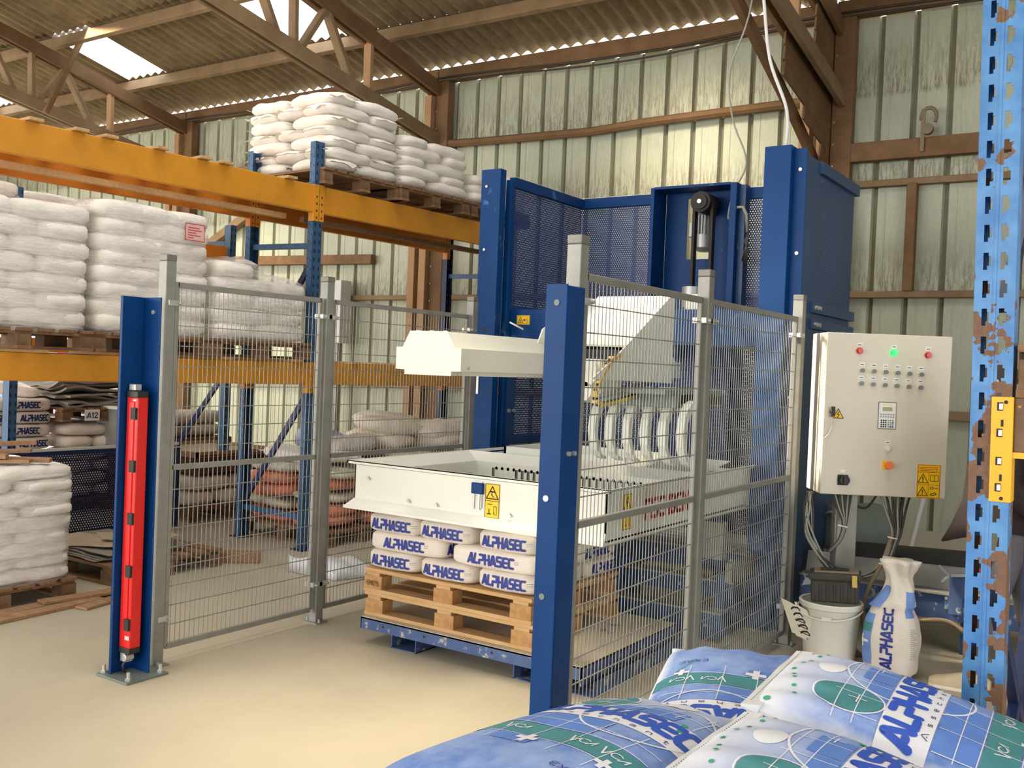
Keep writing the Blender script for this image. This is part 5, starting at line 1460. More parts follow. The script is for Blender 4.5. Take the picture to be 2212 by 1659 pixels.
MB().prism([(-2.0, 6.60, .36), (1.2, 6.60, .38), (1.2, 6.74, .38), (-2.0, 6.74, .36)], (0, 0, .012)).build('ledge', M['galv'], cv)
MB().prism([(-2.0, 6.74, .36), (1.2, 6.74, .40), (1.2, 6.78, .62), (-2.0, 6.78, .50)], (0, .006, 0)).build('guide_panel', M['galv'], cv)
MB().prism([(-1.75, 6.77, .50), (1.2, 6.77, .60), (1.2, 6.77, .70), (-1.75, 6.77, .555)], (0, .02, 0)).build('belt_edge', M['black'], cv)
MB().prism([(-1.9, 6.80, .52), (1.2, 6.80, .65), (1.2, 7.2, .65), (-1.9, 7.2, .52)], (0, 0, .01)).build('belt', M['rubber'], cv)
for x in (-1.0, .6): MB().box(x, x + .07, 6.66, 6.74, 0, .22).build('leg', M['blue_side'], cv)
MB().box(-1.06, -.98, 6.56, 6.62, .26, .50).box(-1.09, -.95, 6.612, 6.62, .27, .37).build('lever_bracket', M['blue_dusty'], cv, bevel=.003)
for x in (-1.08, -.96):
    for z in (.29, .35): MB().cyl((x, 6.612, z), (x, 6.60, z), .010, 8).build('bolt', M['zinc'], cv)
MB().bar((-1.05, 6.55, .505), (-.90, 6.55, .53), .03, .02).bar((-1.06, 6.55, .50), (-1.12, 6.53, .56), .012, .012).bar((-1.06, 6.55, .50), (-1.10, 6.53, .46), .012, .012).build('lever', M['steel'], cv)
hl = MB().bar((-.90, 6.55, .545), (-.60, 6.55, .60), .03, .05).build('lever_grip', M['red'], cv, bevel=.004); hl['label'] = 'red lever grip'
MB().bar((-.90, 6.55, .512), (-.60, 6.55, .567), .03, .02).build('grip_base', M['black'], cv)
ctube('hose', [(-1.36, 6.52, .13), (-1.26, 6.50, .19), (-1.14, 6.48, .225), (-1.04, 6.5, .225), (-.95, 6.5, .18), (-.85, 6.5, .10), (-.8, 6.5, .02)], .016, 'hose', cv, 8)
bp = thing('broom_pole', 'pale grey pole leaning upright against the back wall by the drum', 'pole', (-1.75, 9.0, .1))
MB().cyl((-1.77, 8.9, .19), (-1.70, 9.3, .9), .022, 10).build('pole', M['cable_white'], bp, smooth=True, angle=40)
MB().cyl((-1.775, 8.87, .05), (-1.77, 8.9, .2), .014, 8).build('tip', M['greysteel'], bp)
pk = thing('floor_plank', 'long pale plank lying along the foot of the back wall', 'plank', (-1.8, 9.4, 0))
MB().bar((-3.0, 8.8, .03), (-.6, 9.3, .03), .16, .05).build('board', M['plank'], pk)
fp = thing('fish_cutout', 'small fish shaped offcut of sheet metal behind the pedestal', 'offcut', (-1.86, 6.5, .3))
MB().prism([(-1.92, 6.5, .36), (-1.87, 6.5, .40), (-1.80, 6.5, .385), (-1.76, 6.5, .36), (-1.80, 6.5, .335), (-1.86, 6.5, .335), (-1.95, 6.5, .31), (-1.93, 6.5, .36), (-1.95, 6.5, .41)], (0, .004, 0)).build('sheet', M['steel'], fp)

# ------------------------------------------------------------------ floor goods on the left
# big stack of flattened white sacks on a pallet with planks on top
LX, LY = -6.66, 3.42
dup(P_OLD, (LX, LY, 0), 0, 'worn pallet under the floor stack of white sacks at the left edge')
S_FLAT = sack_set(.60, .40, .095, 'sack', 4, n=5.5, taper=.2, amp=.010)
stack5(S_FLAT, LX, LY, .143, 0, 9, .0835, 'floor stack at left edge, under planks', deep=.96, jit=.02)
wrap(LX, LY, 0, 1.19, 1.02, .13, .90, 9, 'loose torn film over the floor stack of white sacks at the left edge', 9.1, lambda x, y: -.05 * x * x)
PLK = 'planks on the left floor stack'
for i, (p, q, w, h, lab) in enumerate((
    ((-6.55, 3.20, .925), (-6.15, 3.62, .935), .10, .025, 'short split plank lying lowest on the floor stack of white sacks'),
    ((-6.50, 3.33, .945), (-6.12, 3.74, .935), .09, .028, 'split plank nearest the right edge of the floor stack top'),
    ((-6.75, 3.15, .955), (-6.32, 3.72, .985), .12, .022, 'thin wide board slanting up on the pile of planks on the floor stack'),
    ((-6.62, 3.10, .985), (-6.22, 3.50, .965), .07, .03, 'narrow batten across the middle of the planks on the floor stack'),
    ((-6.72, 3.10, 1.0), (-6.40, 3.80, 1.03), .05, .03, 'longest batten on top of the planks on the floor stack'))):
    tag(MB().bar(p, q, w, h).build('plank', M['plank'], None, bevel=.003, origin=p), lab, 'plank', PLK)
for i, (p, q, w, h, lab) in enumerate((
    ((-5.95, 3.05, .012), (-6.02, 4.28, .012), .13, .022, 'long floor plank lying in front of the worn pallet at left'),
    ((-5.83, 3.10, .012), (-5.90, 3.98, .012), .12, .022, 'floor plank nearest the camera at the left edge'),
    ((-5.99, 3.62, .034), (-5.92, 4.30, .03), .10, .02, 'upper floor plank resting across the others by the blue post'),
    ((-5.75, 3.75, .010), (-5.88, 4.30, .014), .10, .018, 'broken thin board on the floor just left of the blue post'))):
    tag(MB().bar(p, q, w, h).build('plank', M['plank'], None, bevel=.003, origin=p), lab, 'plank', 'planks on the floor by the left stack')
# pallet with slip sheets
dup(P_OLD, (-6.78, 4.74, 0), .03, 'worn floor pallet carrying grey slip sheets behind the red light curtain')
def sheet(name, cx, cy, z, w, d, rz, lab, mat='cardboard', wav=.012, seed=1, cat='cardboard sheet', th=.004, grp=None, lift=0):
    nx, ny = 10, 10; vs = []; R_ = Matrix.Rotation(rz, 3, 'Z')
    for s_ in (0, 1):
        for j in range(ny + 1):
            for i in range(nx + 1):
                x, y = (i / nx - .5) * w, (j / ny - .5) * d
                ed = 1 if 0 < i < nx and 0 < j < ny else 0
                jx = .012 * noise.noise(Vector((x * 9, y * 9, seed))) * (1 - ed)
                zz = wav * noise.noise(Vector((x * 4 + seed, y * 4, seed))) + lift * (abs(x) / w * 2) ** 3 * (1 if x > 0 else .3)
                v = R_ @ Vector((x + jx, y + jx, 0)); vs.append((cx + v.x, cy + v.y, z + zz + s_ * th))
    n_ = (nx + 1) * (ny + 1); fs = []
    for j in range(ny):
        for i in range(nx):
            a = j * (nx + 1) + i
            fs.append((a, a + nx + 1, a + nx + 2, a + 1)); b = a + n_
            fs.append((b, b + 1, b + nx + 2, b + nx + 1))
    ring = [i for i in range(nx)] + [nx + j * (nx + 1) for j in range(ny)] + [ny * (nx + 1) + nx - i for i in range(nx)] + [(ny - j) * (nx + 1) for j in range(ny)]
    for k in range(len(ring)):
        a, b = ring[k], ring[(k + 1) % len(ring)]; fs.append((a, b, b + n_, a + n_))
    return tag(MB().add(vs, fs).build(name, M[mat], None, smooth=True, angle=30, origin=(cx, cy, z)), lab, cat, grp)
for k in range(4):
    sheet('slip_sheet', -6.84 + .01 * k, 4.62 + .012 * k, .150 + k * .012, 1.0, .72, .02 * k - .03, '%s grey slip sheet of the flat pile on the floor pallet' % ('lowest', 'second', 'third', 'fourth')[k], 'greycard', .018, k + 1.5, grp='slip sheets on the floor pallet')
sheet('slip_sheet', -6.80, 4.56, .205, .62, .55, .5, 'pale buff sheet lying askew on the slip sheets, nearest the white sacks', 'cardboard', .03, 8.2, lift=.03)
sheet('slip_sheet', -6.62, 4.80, .225, .55, .50, -.35, 'pale buff sheet lying on top of the slip sheets by the blue post', 'cardboard', .03, 4.4, lift=.04)
rg = MB()
for k in range(10):
    a = k * .63; rg.tube([(-6.72 + .07 * math.cos(a + q * .5) * (1 - q * .06), 5.02 + .08 * math.sin(a + q * .45), .17 + .012 * q + .015 * (k % 3)) for q in range(6)], .012, 5)
rg = rg.build('rope_tangle', M['sack_warm'], None, smooth=True, origin=(-6.72, 5.02, .145)); tag(rg, 'tangle of pale webbing on the floor pallet behind the left fence', 'webbing'); rg['kind'] = 'stuff'
tag(MB().bar((-6.38, 5.28, .045), (-6.08, 5.56, .045), .10, .09).build('timber_block', M['plank'], None, bevel=.008, origin=(-6.2, 5.4, 0)), 'loose timber block lying on the floor beside the worn pallet', 'timber')

# perforated navy barrier with a pale top edge
ng = thing('perforated_barrier', 'low navy perforated barrier with pale top edge behind the floor sacks', 'barrier', (-7.95, 5.2, 0))
MB().box(-7.95, -7.945, 3.0, 6.16, .06, .80).build('perforated_sheet', M['perfNavy'], ng)
MB().box(-7.97, -7.93, 3.0, 6.16, .79, .815).build('top_edge', M['white_in'], ng, bevel=.003)
MB().box(-7.965, -7.935, 3.0, 6.16, .75, .79).box(-7.965, -7.935, 3.0, 6.16, .02, .07).build('rail', M['rack_blue_dark'], ng)
for y in (4.2, 6.14): MB().box(-7.975, -7.925, y - .03, y + .03, 0, .79).build('post', M['rack_blue_dark'], ng)
MB().box(-8.9, -7.95, 6.14, 6.145, .06, .79).build('end_sheet', M['perfXZn'], ng)
tag(MB().box(-7.90, -7.85, 5.55, 5.61, 0, 1.48).build('blue_post', M['blue_side'], None, bevel=.003, origin=(-7.87, 5.58, 0)), 'thin dark blue square post standing at the navy barrier under the orange beam', 'post')
tag(MB().bar((-7.78, 5.42, 1.46), (-7.80, 5.80, .80), .012, .07, (1, 0, 0)).build('white_slat', M['white_in'], None, origin=(-7.79, 5.6, .8)), 'pale slanting slat leaning beside the thin dark blue post', 'slat')

# second rack row behind
rr = thing('pallet_rack', 'rear pallet rack row behind the first, mostly hidden by wrapped sacks', 'rack', (-8.3, 5.8, 0))
for (x, y, z1) in ((-8.2, 4.62, 3.03), (-8.2, 6.92, 3.03), (-9.1, 4.62, 3.03), (-9.1, 6.92, 3.03)):
    m_ = MB().box(x - .05, x + .05, y - .035, y - .031, 0, z1).box(x + .046, x + .05, y - .035, y + .035, 0, z1).box(x - .05, x - .046, y - .035, y + .035, 0, z1)
    u = m_.build('upright', M['rack_blue'], rr)
    mh = MB(); z = .12
    while z < z1 - .05:
        for d_ in (-.022, .022): mh.box(x + .049, x + .0512, y + d_ - .006, y + d_ + .006, z, z + .035)
        z += .075
    mh.build('slots', M['ink'], u)['kind'] = 'stuff'
for x in (-8.2, -9.1):
    MB().box(x - .03, x + .03, 4.68, 6.86, 2.66, 2.80).build('beam', M['orange'], rr, bevel=.004)
    MB().box(x - .03, x + .03, 4.68, 6.86, 1.64, 1.76).build('beam', M['orange'], rr, bevel=.004)
    MB().box(x - .03, x + .03, 2.4, 4.56, 2.30, 2.42).build('beam', M['orange'], rr, bevel=.004)
MB().bar((-8.2, 6.92, 2.84), (-9.1, 6.92, 2.86), .03, .05).build('frame_brace', M['rack_blue'], rr)
MB().bar((-8.2, 6.92, 1.5), (-9.1, 6.92, .5), .03, .05).build('frame_brace', M['rack_blue_dark'], rr)
dup(P_OLD, (-8.66, 4.62 + .53, 2.42 - .0), PI / 2, 'pallet on the rear rack under the upper wrapped bale')
S_BALE = sack_set(.60, .42, .13, 'sack', 3, n=6, taper=.08, amp=.006)
for (cx, cy, nl, zz, ds) in ((-8.66, 4.16, 4, 2.55, 'rear upper bale at far left'), (-8.9, 5.28, 4, 2.55, 'rear upper bale behind it')):
    stack5(S_BALE, cx, cy, zz, 0, nl, .125, ds, wide=1.0, deep=.9)
    wrap(cx, cy, 0, 1.12, 1.04, zz - .02, zz + nl * .125 + .03, nl, 'film hood over the ' + ds, cx + cy, lambda x, y: -.12 * max(0, y) - .06 * abs(x))
nt = MB()
for k in range(3):
    for q in range(5): nt.box(-8.085, -8.083, 4.0 + q * .05, 4.03 + q * .05, 2.66 + k * .125, 2.675 + k * .125)
nt = nt.build('bale_print', M['blueink'], None, origin=(-8.08, 4.1, 2.6)); tag(nt, 'small blue print marks on the rear upper bale', 'print'); nt['kind'] = 'stuff'
dup(P_OLD, (-8.66, 4.16, 2.405), 0, 'pallet under the rear upper bale at far left')

# printed sacks and piles behind the barrier
dup(P_OLD, (-9.85, 5.0, 0), 0, 'pallet behind the navy barrier carrying tall ALPHASEC sacks')
k = 0
for l in range(8):
    z = .143 + l * .128
    if l % 2: slots = (((-9.56, 5.44), H, 'near aisle corner'), ((-9.56, 4.82), H, 'aisle side left'))
    else: slots = (((-9.66, 5.54), 0, 'near aisle corner'), ((-9.66, 5.12), 0, 'aisle side middle'), ((-9.66, 4.70), 0, 'aisle side left'))
    for (x, y), rz, nm in slots:
        printed_sack((x, y, z), rz, 'ALPHASEC sack, %s layer, %s, tall printed stack behind barrier' % (ORD[l], nm), letters=pl_dark, scale=(1, 1, 1.08))
place_sack(S_FILL[1], (-9.75, 5.45, 1.20), 1.2, 'crumpled pale sack draped over the right corner of the tall printed stack', None, (.1, .15))
dup(P_OLD, (-9.9, 6.3, 0), 0, 'lower pallet under the cream sacks behind the navy barrier')
stack5(sack_set(.60, .40, .128, 'sack_warm', 3, n=4.5), -9.9, 6.3, .143, 0, 6, .127, 'cream stack behind navy barrier', kind='cream sack')
pu_ = dup(P_OLD, (-9.88, 6.28, .93), 0, 'upper pallet lying on the cream sacks, with folded bags on it')
lb = thing('pallet_label', 'white A12 card fixed to the upper pallet behind the barrier', 'label', (-9.28, 6.12, 1.0))
MB().box(-9.275, -9.272, 6.02, 6.19, .94, 1.055).build('card', M['paperwhite'], lb)
ml = MB(); lettering(ml, 'A12', plane_mp((-9.272, 6.105, .995), YR, ZU, .002), .12, .055, .2); ml.build('lettering', M['darkink'], lb)['kind'] = 'stuff'
for k in range(7):
    sheet('folded_bags', -9.86 + .03 * math.sin(k * 2.1), 6.28 + .05 * math.cos(k * 1.7), 1.085 + k * .032, 1.05 - .04 * (k % 3), .90 - .05 * (k % 2), .06 * math.sin(k * 3),
          '%s bundle of folded grey bags on the upper pallet behind the barrier' % ORD[k], 'greycard', .05, k * 2.2, 'bags', .022, 'folded bags on the upper pallet', lift=.05 if k > 3 else 0)

# wooden tray, crate and white sacks further back
dup(P_OLD, (-8.6, 6.85, 0), 0, 'brown pallet under the white sacks seen through the left fence')
stack5(sack_set(.60, .40, .15, 'sack_warm', 3, n=4.2, amp=.014), -8.6, 6.85, .143, 0, 2, .15, 'low stack behind left fence', kind='cream sack')
tw = thing('wooden_tray', 'wooden tray with pale floor resting on the cream sacks behind the left fence', 'tray', (-8.55, 6.95, .46))
z0 = .47
MB().box(-9.1, -8.0, 6.45, 7.5, z0 + .18, z0 + .19).build('floor_board', M['cardboard'], tw)
for a in ((-9.12, -9.09, 6.42, 7.53), (-8.03, -8.0, 6.42, 7.53), (-9.1, -8.0, 6.42, 6.45), (-9.1, -8.0, 7.5, 7.53)): MB().box(a[0], a[1], a[2], a[3], z0 + .17, z0 + .225).build('rim', M['plank'], tw)
MB().box(-9.05, -8.05, 6.47, 7.48, z0, z0 + .17).build('box_side', M['brownwood'], tw)
for k in range(8): MB().box(-8.05, -8.043, 6.49 + k * .125, 6.60 + k * .125, z0, z0 + .17).build('side_board', M['brownwood'], tw)
gc = thing('grey_crate', 'grey plastic slotted crate standing behind the wooden tray', 'crate', (-9.25, 6.55, .7))
MB().box(-9.5, -9.05, 6.3, 6.85, .60, 1.08).build('crate_body', M['galv'], gc, bevel=.01); MB().box(-9.52, -9.03, 6.28, 6.87, 1.06, 1.09).build('rim', M['white_in'], gc, bevel=.004)
for k in range(3):
    for q in range(5): MB().box(-9.052, -9.047, 6.34 + q * .10, 6.41 + q * .10, .68 + k * .07, .70 + k * .07).build('slot', M['ink'], gc)
MB().box(-9.45, -9.1, 6.35, 6.8, 0, .60).build('foot', M['brownwood'], gc)
S_GREY = sack_set(.6, .45, .15, 'sack_grey', 3, n=4.2, amp=.015)
for i, (x, y, z, rz) in enumerate(((-9.5, 7.15, .72, H), (-9.5, 7.55, .72, H), (-9.5, 7.15, .86, 0), (-9.5, 7.6, .87, H))):
    place_sack(S_GREY[i % 3], (x, y, z), rz, 'grey plastic sack, %s of the four behind the wooden tray' % ('lower left', 'lower right', 'upper left', 'upper right')[i], 'grey sacks behind the wooden tray')
tag(MB().box(-9.85, -9.15, 6.95, 7.85, 0, .16).box(-9.85, -9.15, 6.95, 7.85, .56, .72).box(-9.8, -9.2, 7.0, 7.8, .16, .56).build('wooden_box', M['brownwood'], None, bevel=.01, origin=(-9.5, 7.4, 0)), 'brown wooden box under the grey plastic sacks', 'box')

# orange-red sacks behind the rack frame
dup(P_OLD, (-6.72, 6.88, 0), 0, 'dark pallet under the orange-red sacks behind the middle rack frame')
S_RED = sack_set(.56, .40, .12, 'sack_red', 4, n=4.0, amp=.012); S_CLR = sack_set(.62, .42, .10, 'sack_clear', 4, n=3.4, amp=.022, taper=.4)
rng = random.Random(5)
SIDE = {(-1, -1): 'wall side left', (1, -1): 'aisle side left', (-1, 1): 'wall side right', (1, 1): 'aisle side right'}
for l in range(5):
    for sx in (-1, 1):
        for sy in (-1, 1):
            red = (l in (0, 1, 3)) if sx * sy < 0 else (l in (0, 2, 3))
            place_sack(rng.choice(S_RED if red else S_CLR), (-6.72 + sx * .30 + rng.uniform(-.03, .03), 6.88 + sy * .245 + rng.uniform(-.02, .02), .143 + l * .112), rng.uniform(-.08, .08) + (0 if (l + (sx > 0)) % 2 == 0 else .05),
                       '%s, %s layer, %s, mixed stack behind middle rack frame' % ('orange-red sack' if red else 'clear greenish sack', ORD[l], SIDE[(sx, sy)]), 'mixed sacks behind the middle rack frame', (rng.uniform(-.06, .06), rng.uniform(-.08, .08)))
mr = MB()
for l in range(5):
    for sx in (-1, 1):
        red = (l in (0, 1, 3)) if sx * -1 < 0 else (l in (0, 2, 3))
        if red:
            for q in range(2):
                for k in range(9): mr.box(-6.93 + sx * .30 + k * .045, -6.905 + sx * .30 + k * .045, 6.425, 6.43, .175 + l * .112 + q * .03, .192 + l * .112 + q * .03)
place_sack(S_FILL[2], (-6.95, 6.75, .70), .3, 'white crumpled sack on top of the mixed stack, left', None, (.05, .1))
place_sack(S_FILL[3], (-6.5, 6.8, .70), -.4, 'white crumpled sack on top of the mixed stack, right', None, (-.05, -.1))
place_sack(sack_set(.5, .4, .2, 'sack_blueish', 1, n=3, amp=.04)[0], (-7.25, 7.35, .76), .2, 'blue-grey plastic sack heaped at the back of the mixed stack', None, (.2, .2))
place_sack(sack_set(.6, .45, .16, 'sack_grey', 1, n=3, amp=.04)[0], (-6.75, 7.25, .76), .8, 'clear grey crumpled bag at the back of the mixed stack', None, (.1, -.15))
# second mixed pallet and the white sacks on it, further right
dup(P_OLD, (-6.6, 7.98, 0), 0, 'dark pallet behind the left fence under the red and white sacks')
for l in range(6):
    for sx in (-1, 1):
        for sy in (-1, 1):
            red = (l + sx + sy) % 3 != 0 and l < 4
            place_sack(rng.choice(S_RED if red else S_CLR), (-6.6 + sx * .30 + rng.uniform(-.03, .03), 7.98 + sy * .25 + rng.uniform(-.02, .02), .143 + l * .107), rng.uniform(-.1, .1),
                       '%s, %s layer, %s, stack under big white bags' % ('orange-red sack' if red else 'clear greenish sack', ORD[l], SIDE[(sx, sy)]), 'mixed sacks under the big white bags', (rng.uniform(-.05, .05), rng.uniform(-.06, .06)))
S_BIG = sack_set(.72, .52, .17, 'sack_warm', 4, n=3.2, amp=.018, taper=.45)
for i, (x, y, z, rz, lab) in enumerate(((-6.75, 7.72, .80, .1, 'big white bag, lower left of the heap behind the left fence'), (-6.5, 8.25, .78, .25, 'big white bag, lower right of the heap behind the left fence'),
                                       (-6.7, 7.8, .93, 1.2, 'big white bag, upper left of the heap behind the left fence'), (-6.45, 8.3, .90, 1.5, 'big white bag, upper right of the heap behind the left fence'),
                                       (-6.9, 8.0, .97, .4, 'big white bag on the very top of the heap behind the left fence'))):
    place_sack(S_BIG[i % 4], (x, y, z), rz, lab, 'big white bags behind the left fence', (.04, .08 * (-1) ** i))
# empty white bag on the floor
N = 22; vs = []; fs = []
for s_ in (0, 1):
    for j in range(N + 1):
        for i in range(N + 1):
            u, v = i / N, j / N
            x, y = (u - .5) * .62, (v - .5) * .62
            h = .10 * math.sin(PI * u) * math.sin(PI * v) + .30 * max(0, .42 - v) ** 1.2 * (1 - u * .7) + .05 * noise.noise(Vector((u * 3, v * 3, 2)))
            vs.append((-5.42 + x * .8 + .16 * v, 5.72 + y * .8, max(.006, h + .03) if s_ else .004))
n_ = (N + 1) ** 2
for j in range(N):
    for i in range(N):
        a = j * (N + 1) + i; fs += [(a, a + N + 1, a + N + 2, a + 1), (a + n_, a + n_ + 1, a + n_ + N + 2, a + n_ + N + 1)]
ring = list(range(N)) + [N + j * (N + 1) for j in range(N)] + [N * (N + 1) + N - i for i in range(N)] + [(N - j) * (N + 1) for j in range(N)]
for k in range(len(ring)): a, b = ring[k], ring[(k + 1) % len(ring)]; fs.append((a, b, b + n_, a + n_))
tag(MB().add(vs, fs).build('empty_bag', M['sheetwhite'], None, smooth=True, origin=(-5.42, 5.72, 0)), 'slumped white plastic bag on the floor behind the second fence panel', 'bag')
bx_ = thing('junction_box', 'pale grey junction box on a post on the back wall behind the second fence post', 'box', (-9.45, 9.9, 0))
MB().box(-9.62, -9.30, 9.75, 9.95, 1.9, 2.75).build('housing', M['cable_white'], bx_, bevel=.01)
MB().box(-9.5, -9.42, 9.85, 9.95, 0, 1.9).build('duct', M['galv'], bx_)
cable('wall_pipe', [(-7.6, 9.8, 2.9), (-7.6, 9.8, 2.2), (-7.61, 9.8, 1.4), (-7.6, 9.8, .4)], .02, 'cable_white', 'thin white pipe running up the wall beside the timber post', 'pipe')

# ------------------------------------------------------------------ outside, seen under the beam at far left
ca = thing('car', 'pale blue car parked outside, its wheel seen above the printed sacks', 'car', (-23.3, 13.35, .0))
rot_ = Matrix.Rotation(.55, 4, 'Z'); base_c = Vector((-23.27, 13.33, .20))
def cpt(x, y, z): return base_c + rot_.to_3x3() @ Vector((x, y, z))
bodyp = [(-.75, .05), (-.42, .05), (-.40, .32), (-.2, .48), (.2, .48), (.40, .32), (.42, .05), (2.2, .05), (2.26, .32), (2.45, .46), (2.8, .46), (3.0, .30), (3.02, .05), (3.4, .05), (3.5, .5), (3.3, .85), (2.6, .92), (2.0, 1.38), (.6, 1.42), (-.1, .95), (-.65, .8), (-.85, .5)]
pos_ = [cpt(x, 0, z) for x, z in bodyp]
MB().prism(pos_, rot_.to_3x3() @ Vector((0, 1.6, 0))).build('body', plain('pale_blue_car_paint', rgb(120, 150, 196), .3), ca, bevel=.03)
for x in (0, 2.62):
    for y in (0.0, 1.42):
        a, b = cpt(x, y, .33), cpt(x, y + .18, .33)
        w = MB().tube([a, b], .33, 28).build('tyre', M['black'], ca, smooth=True, angle=40)
        d_ = (b - a).normalized()
        MB().tube([a - d_ * .012, a], .22, 24).build('rim', M['steel'], w, smooth=True, angle=40)
MB().prism([cpt(.15, -.005, .98), cpt(.7, -.005, 1.34), cpt(1.9, -.005, 1.30), cpt(2.4, -.005, .96)], rot_.to_3x3() @ Vector((0, .01, 0))).build('side_glass', M['black'], ca)
for i, (x, y) in enumerate(((-22.3, 13.8), (-18.0, 12.9))):
    tag(MB().cyl((x, y, -.02), (x, y, 2.6), .11, 14).build('gate_post', plain('magenta_post_paint_%d' % i, rgb(160, 60, 120), .5), None, smooth=True, angle=40, origin=(x, y, 0)),
        ('magenta round post outside the door beside the parked car', 'magenta round post outside, seen above the folded bags')[i], 'post')
gf = thing('garden_fence', 'pale railing outside between the two magenta posts', 'fence', (-22, 20, 0))
for k in range(12): MB().box(-27.6 + k * .8, -27.55 + k * .8, 20.0, 20.05, 0, 1.0).build('baluster', M['cable_white'], gf)
MB().box(-28, -18, 20, 20.05, .95, 1.0).build('rail', M['cable_white'], gf)

# ------------------------------------------------------------------ right-hand rack (chipped blue upright close to the camera)
r2 = thing('pallet_rack', 'chipped and rusty blue rack with slotted upright at the right edge, close to the camera', 'rack', (-.385, 2.9, 0))
UX0, UX1, UY = -.432, -.332, 2.9
def slotted(name, x0, x1, y, z0, z1, mat, d=.003):
    """front plate of an upright, really pierced by two columns of stepped slots"""
    mb = MB(); w = x1 - x0
    cols = (x0 + .020, x0 + .038, x0 + .062, x0 + .080)
    for a, b in ((x0, cols[0]), (cols[1], cols[2]), (cols[3], x1)): mb.box(a, b, y, y + d, z0, z1)
    z = z0
    while z < z1:
        for a, b in ((cols[0], cols[1]), (cols[2], cols[3])):
            mb.box(a, b, y, y + d, z, min(z1, z + .029))
            mb.box(a + .010, b, y, y + d, z + .029, z + .040)      # the step at the foot of the slot
            mb.box(a + .013, b, y, y + d, z + .066, z + .075)
        z += .075
    mb.box(x0, x0 + .003, y + d, y + .085, z0, z1).box(x1 - .003, x1, y + d, y + .085, z0, z1)
    mb.box(x0, x0 + .022, y + .082, y + .085, z0, z1).box(x1 - .022, x1, y + .082, y + .085, z0, z1)
    mb.box(x0 + .046, x0 + .054, y - .0015, y, z0, z1)             # pressed crease
    return mb.build(name, M[mat], r2)
slotted('upright', UX0, UX1, UY, .012, 3.3, 'chipblue')['label'] = 'chipped light blue slotted upright'
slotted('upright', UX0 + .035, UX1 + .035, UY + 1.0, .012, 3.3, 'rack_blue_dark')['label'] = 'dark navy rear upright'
for z0, z1 in ((.3, 1.1), (1.1, .3), (1.9, 2.7)): MB().bar((-.37, UY + .1, z0), (-.35, UY + .98, z1), .03, .045).build('frame_brace', M['rack_blue_dark'], r2)
bxp = MB().box(-.380, -.328, UY - .006, UY - .001, 1.372, 1.652).box(-.331, -.327, UY - .006, UY + .06, 1.372, 1.652).build('end_plate', M['chipyellow'], r2, bevel=.002)
mbh = MB(); mbw = MB()
for k, z in enumerate((1.615, 1.545, 1.470, 1.400)):
    mbh.box(-.366, -.352, UY - .0075, UY - .0055, z, z + .022); mbw.box(-.361, -.352, UY - .009, UY - .007, z + .003, z + .019)
for z in (1.585, 1.440): mbh.box(-.356, -.350, UY - .0075, UY - .0055, z - .012, z + .006)
mbh.cyl((-.345, UY - .0055, 1.638), (-.345, UY - .0075, 1.638), .005, 10).cyl((-.350, UY - .0055, 1.382), (-.350, UY - .0075, 1.382), .005, 10)
mbh.build('hook_holes', M['ink'], bxp)['kind'] = 'stuff'; mbw.build('hooks', M['zinc'], bxp)['kind'] = 'stuff'
bm2 = MB().box(-.327, 2.2, UY + .005, UY + .055, 1.505, 1.65).build('beam', M['rustbrown'], r2, bevel=.004); MB().box(-.327, 2.2, UY + .0, UY + .055, 1.49, 1.506).build('beam_lip', M['chipyellow'], bm2)
MB().box(-.29, 2.2, UY + .96, UY + 1.01, 1.505, 1.65).build('beam', M['chipyellow'], r2)
slotted('upright', UX0 + 2.7, UX1 + 2.7, UY, .012, 3.3, 'chipblue')
for s_ in (1,):
    dup(P_OLD, (.27, UY + .50, 1.652), 0, 'pallet on the right rack beam at the right edge of the picture')
    for l in range(3):
        place_sack(sack_set(.66, .50, .22, 'sheetwhite', 1, n=3.2, amp=.02)[0], (.02, UY + .30, 1.795 + l * .20), H, 'pale plastic sack, %s of three on the right rack at the picture edge' % ('lowest', 'middle', 'highest')[l], 'pale sacks on the right rack')
tag(MB().box(-.338, -.30, UY + .10, UY + .5, 1.70, 1.80).build('timber_block', M['pallet'], None, bevel=.004, origin=(-.3, UY + .3, 1.7)), 'wooden block end beside the pallet on the right rack', 'timber')

r2.rotation_euler = (0, -.016, 0); r2.location = (-.385 + .016 * 1.3, 2.9, 0)      # the old upright leans a little
# ------------------------------------------------------------------ worker half hidden behind the upright
wk = thing('person', 'person in dark jacket and beige shoes, mostly hidden behind the chipped blue upright', 'person', (-.74, 5.92, 0))
def skin(name, verts, edges, radii, mat, parent, root=0, sub=2):
    me = bpy.data.meshes.new(name); W = wm(parent).inverted()
    me.from_pydata([tuple(W @ Vector(v)) for v in verts], edges, []); me.materials.append(M[mat])
    o = bpy.data.objects.new(name, me); COL.objects.link(o); o.parent = parent
    sk = o.modifiers.new('skin', 'SKIN'); sk.use_smooth_shade = True
    lay = me.skin_vertices[0].data if me.skin_vertices else None
    if lay is None:
        bpy.context.view_layer.objects.active = o
        me.attributes  # skin layer is made with the modifier
        lay = me.skin_vertices[0].data
    for i, r in enumerate(radii):
        lay[i].radius = r if isinstance(r, tuple) else (r, r); lay[i].use_root = (i == root)
    ss_ = o.modifiers.new('smooth', 'SUBSURF'); ss_.levels = sub; ss_.render_levels = sub
    return o
M['trouser'] = plain('grey_work_trousers', rgb(96, 92, 98), .85, 0, .15, 12, bump=.2)
M['jacket'] = plain('dark_brown_jacket', rgb(40, 28, 26), .85, 0, .2, 10, bump=.2)
M['skin'] = plain('skin', rgb(206, 160, 132), .55, 0, .04, 10)
M['shoe'] = plain('beige_suede_shoe', rgb(202, 182, 150), .8, 0, .1, 14)
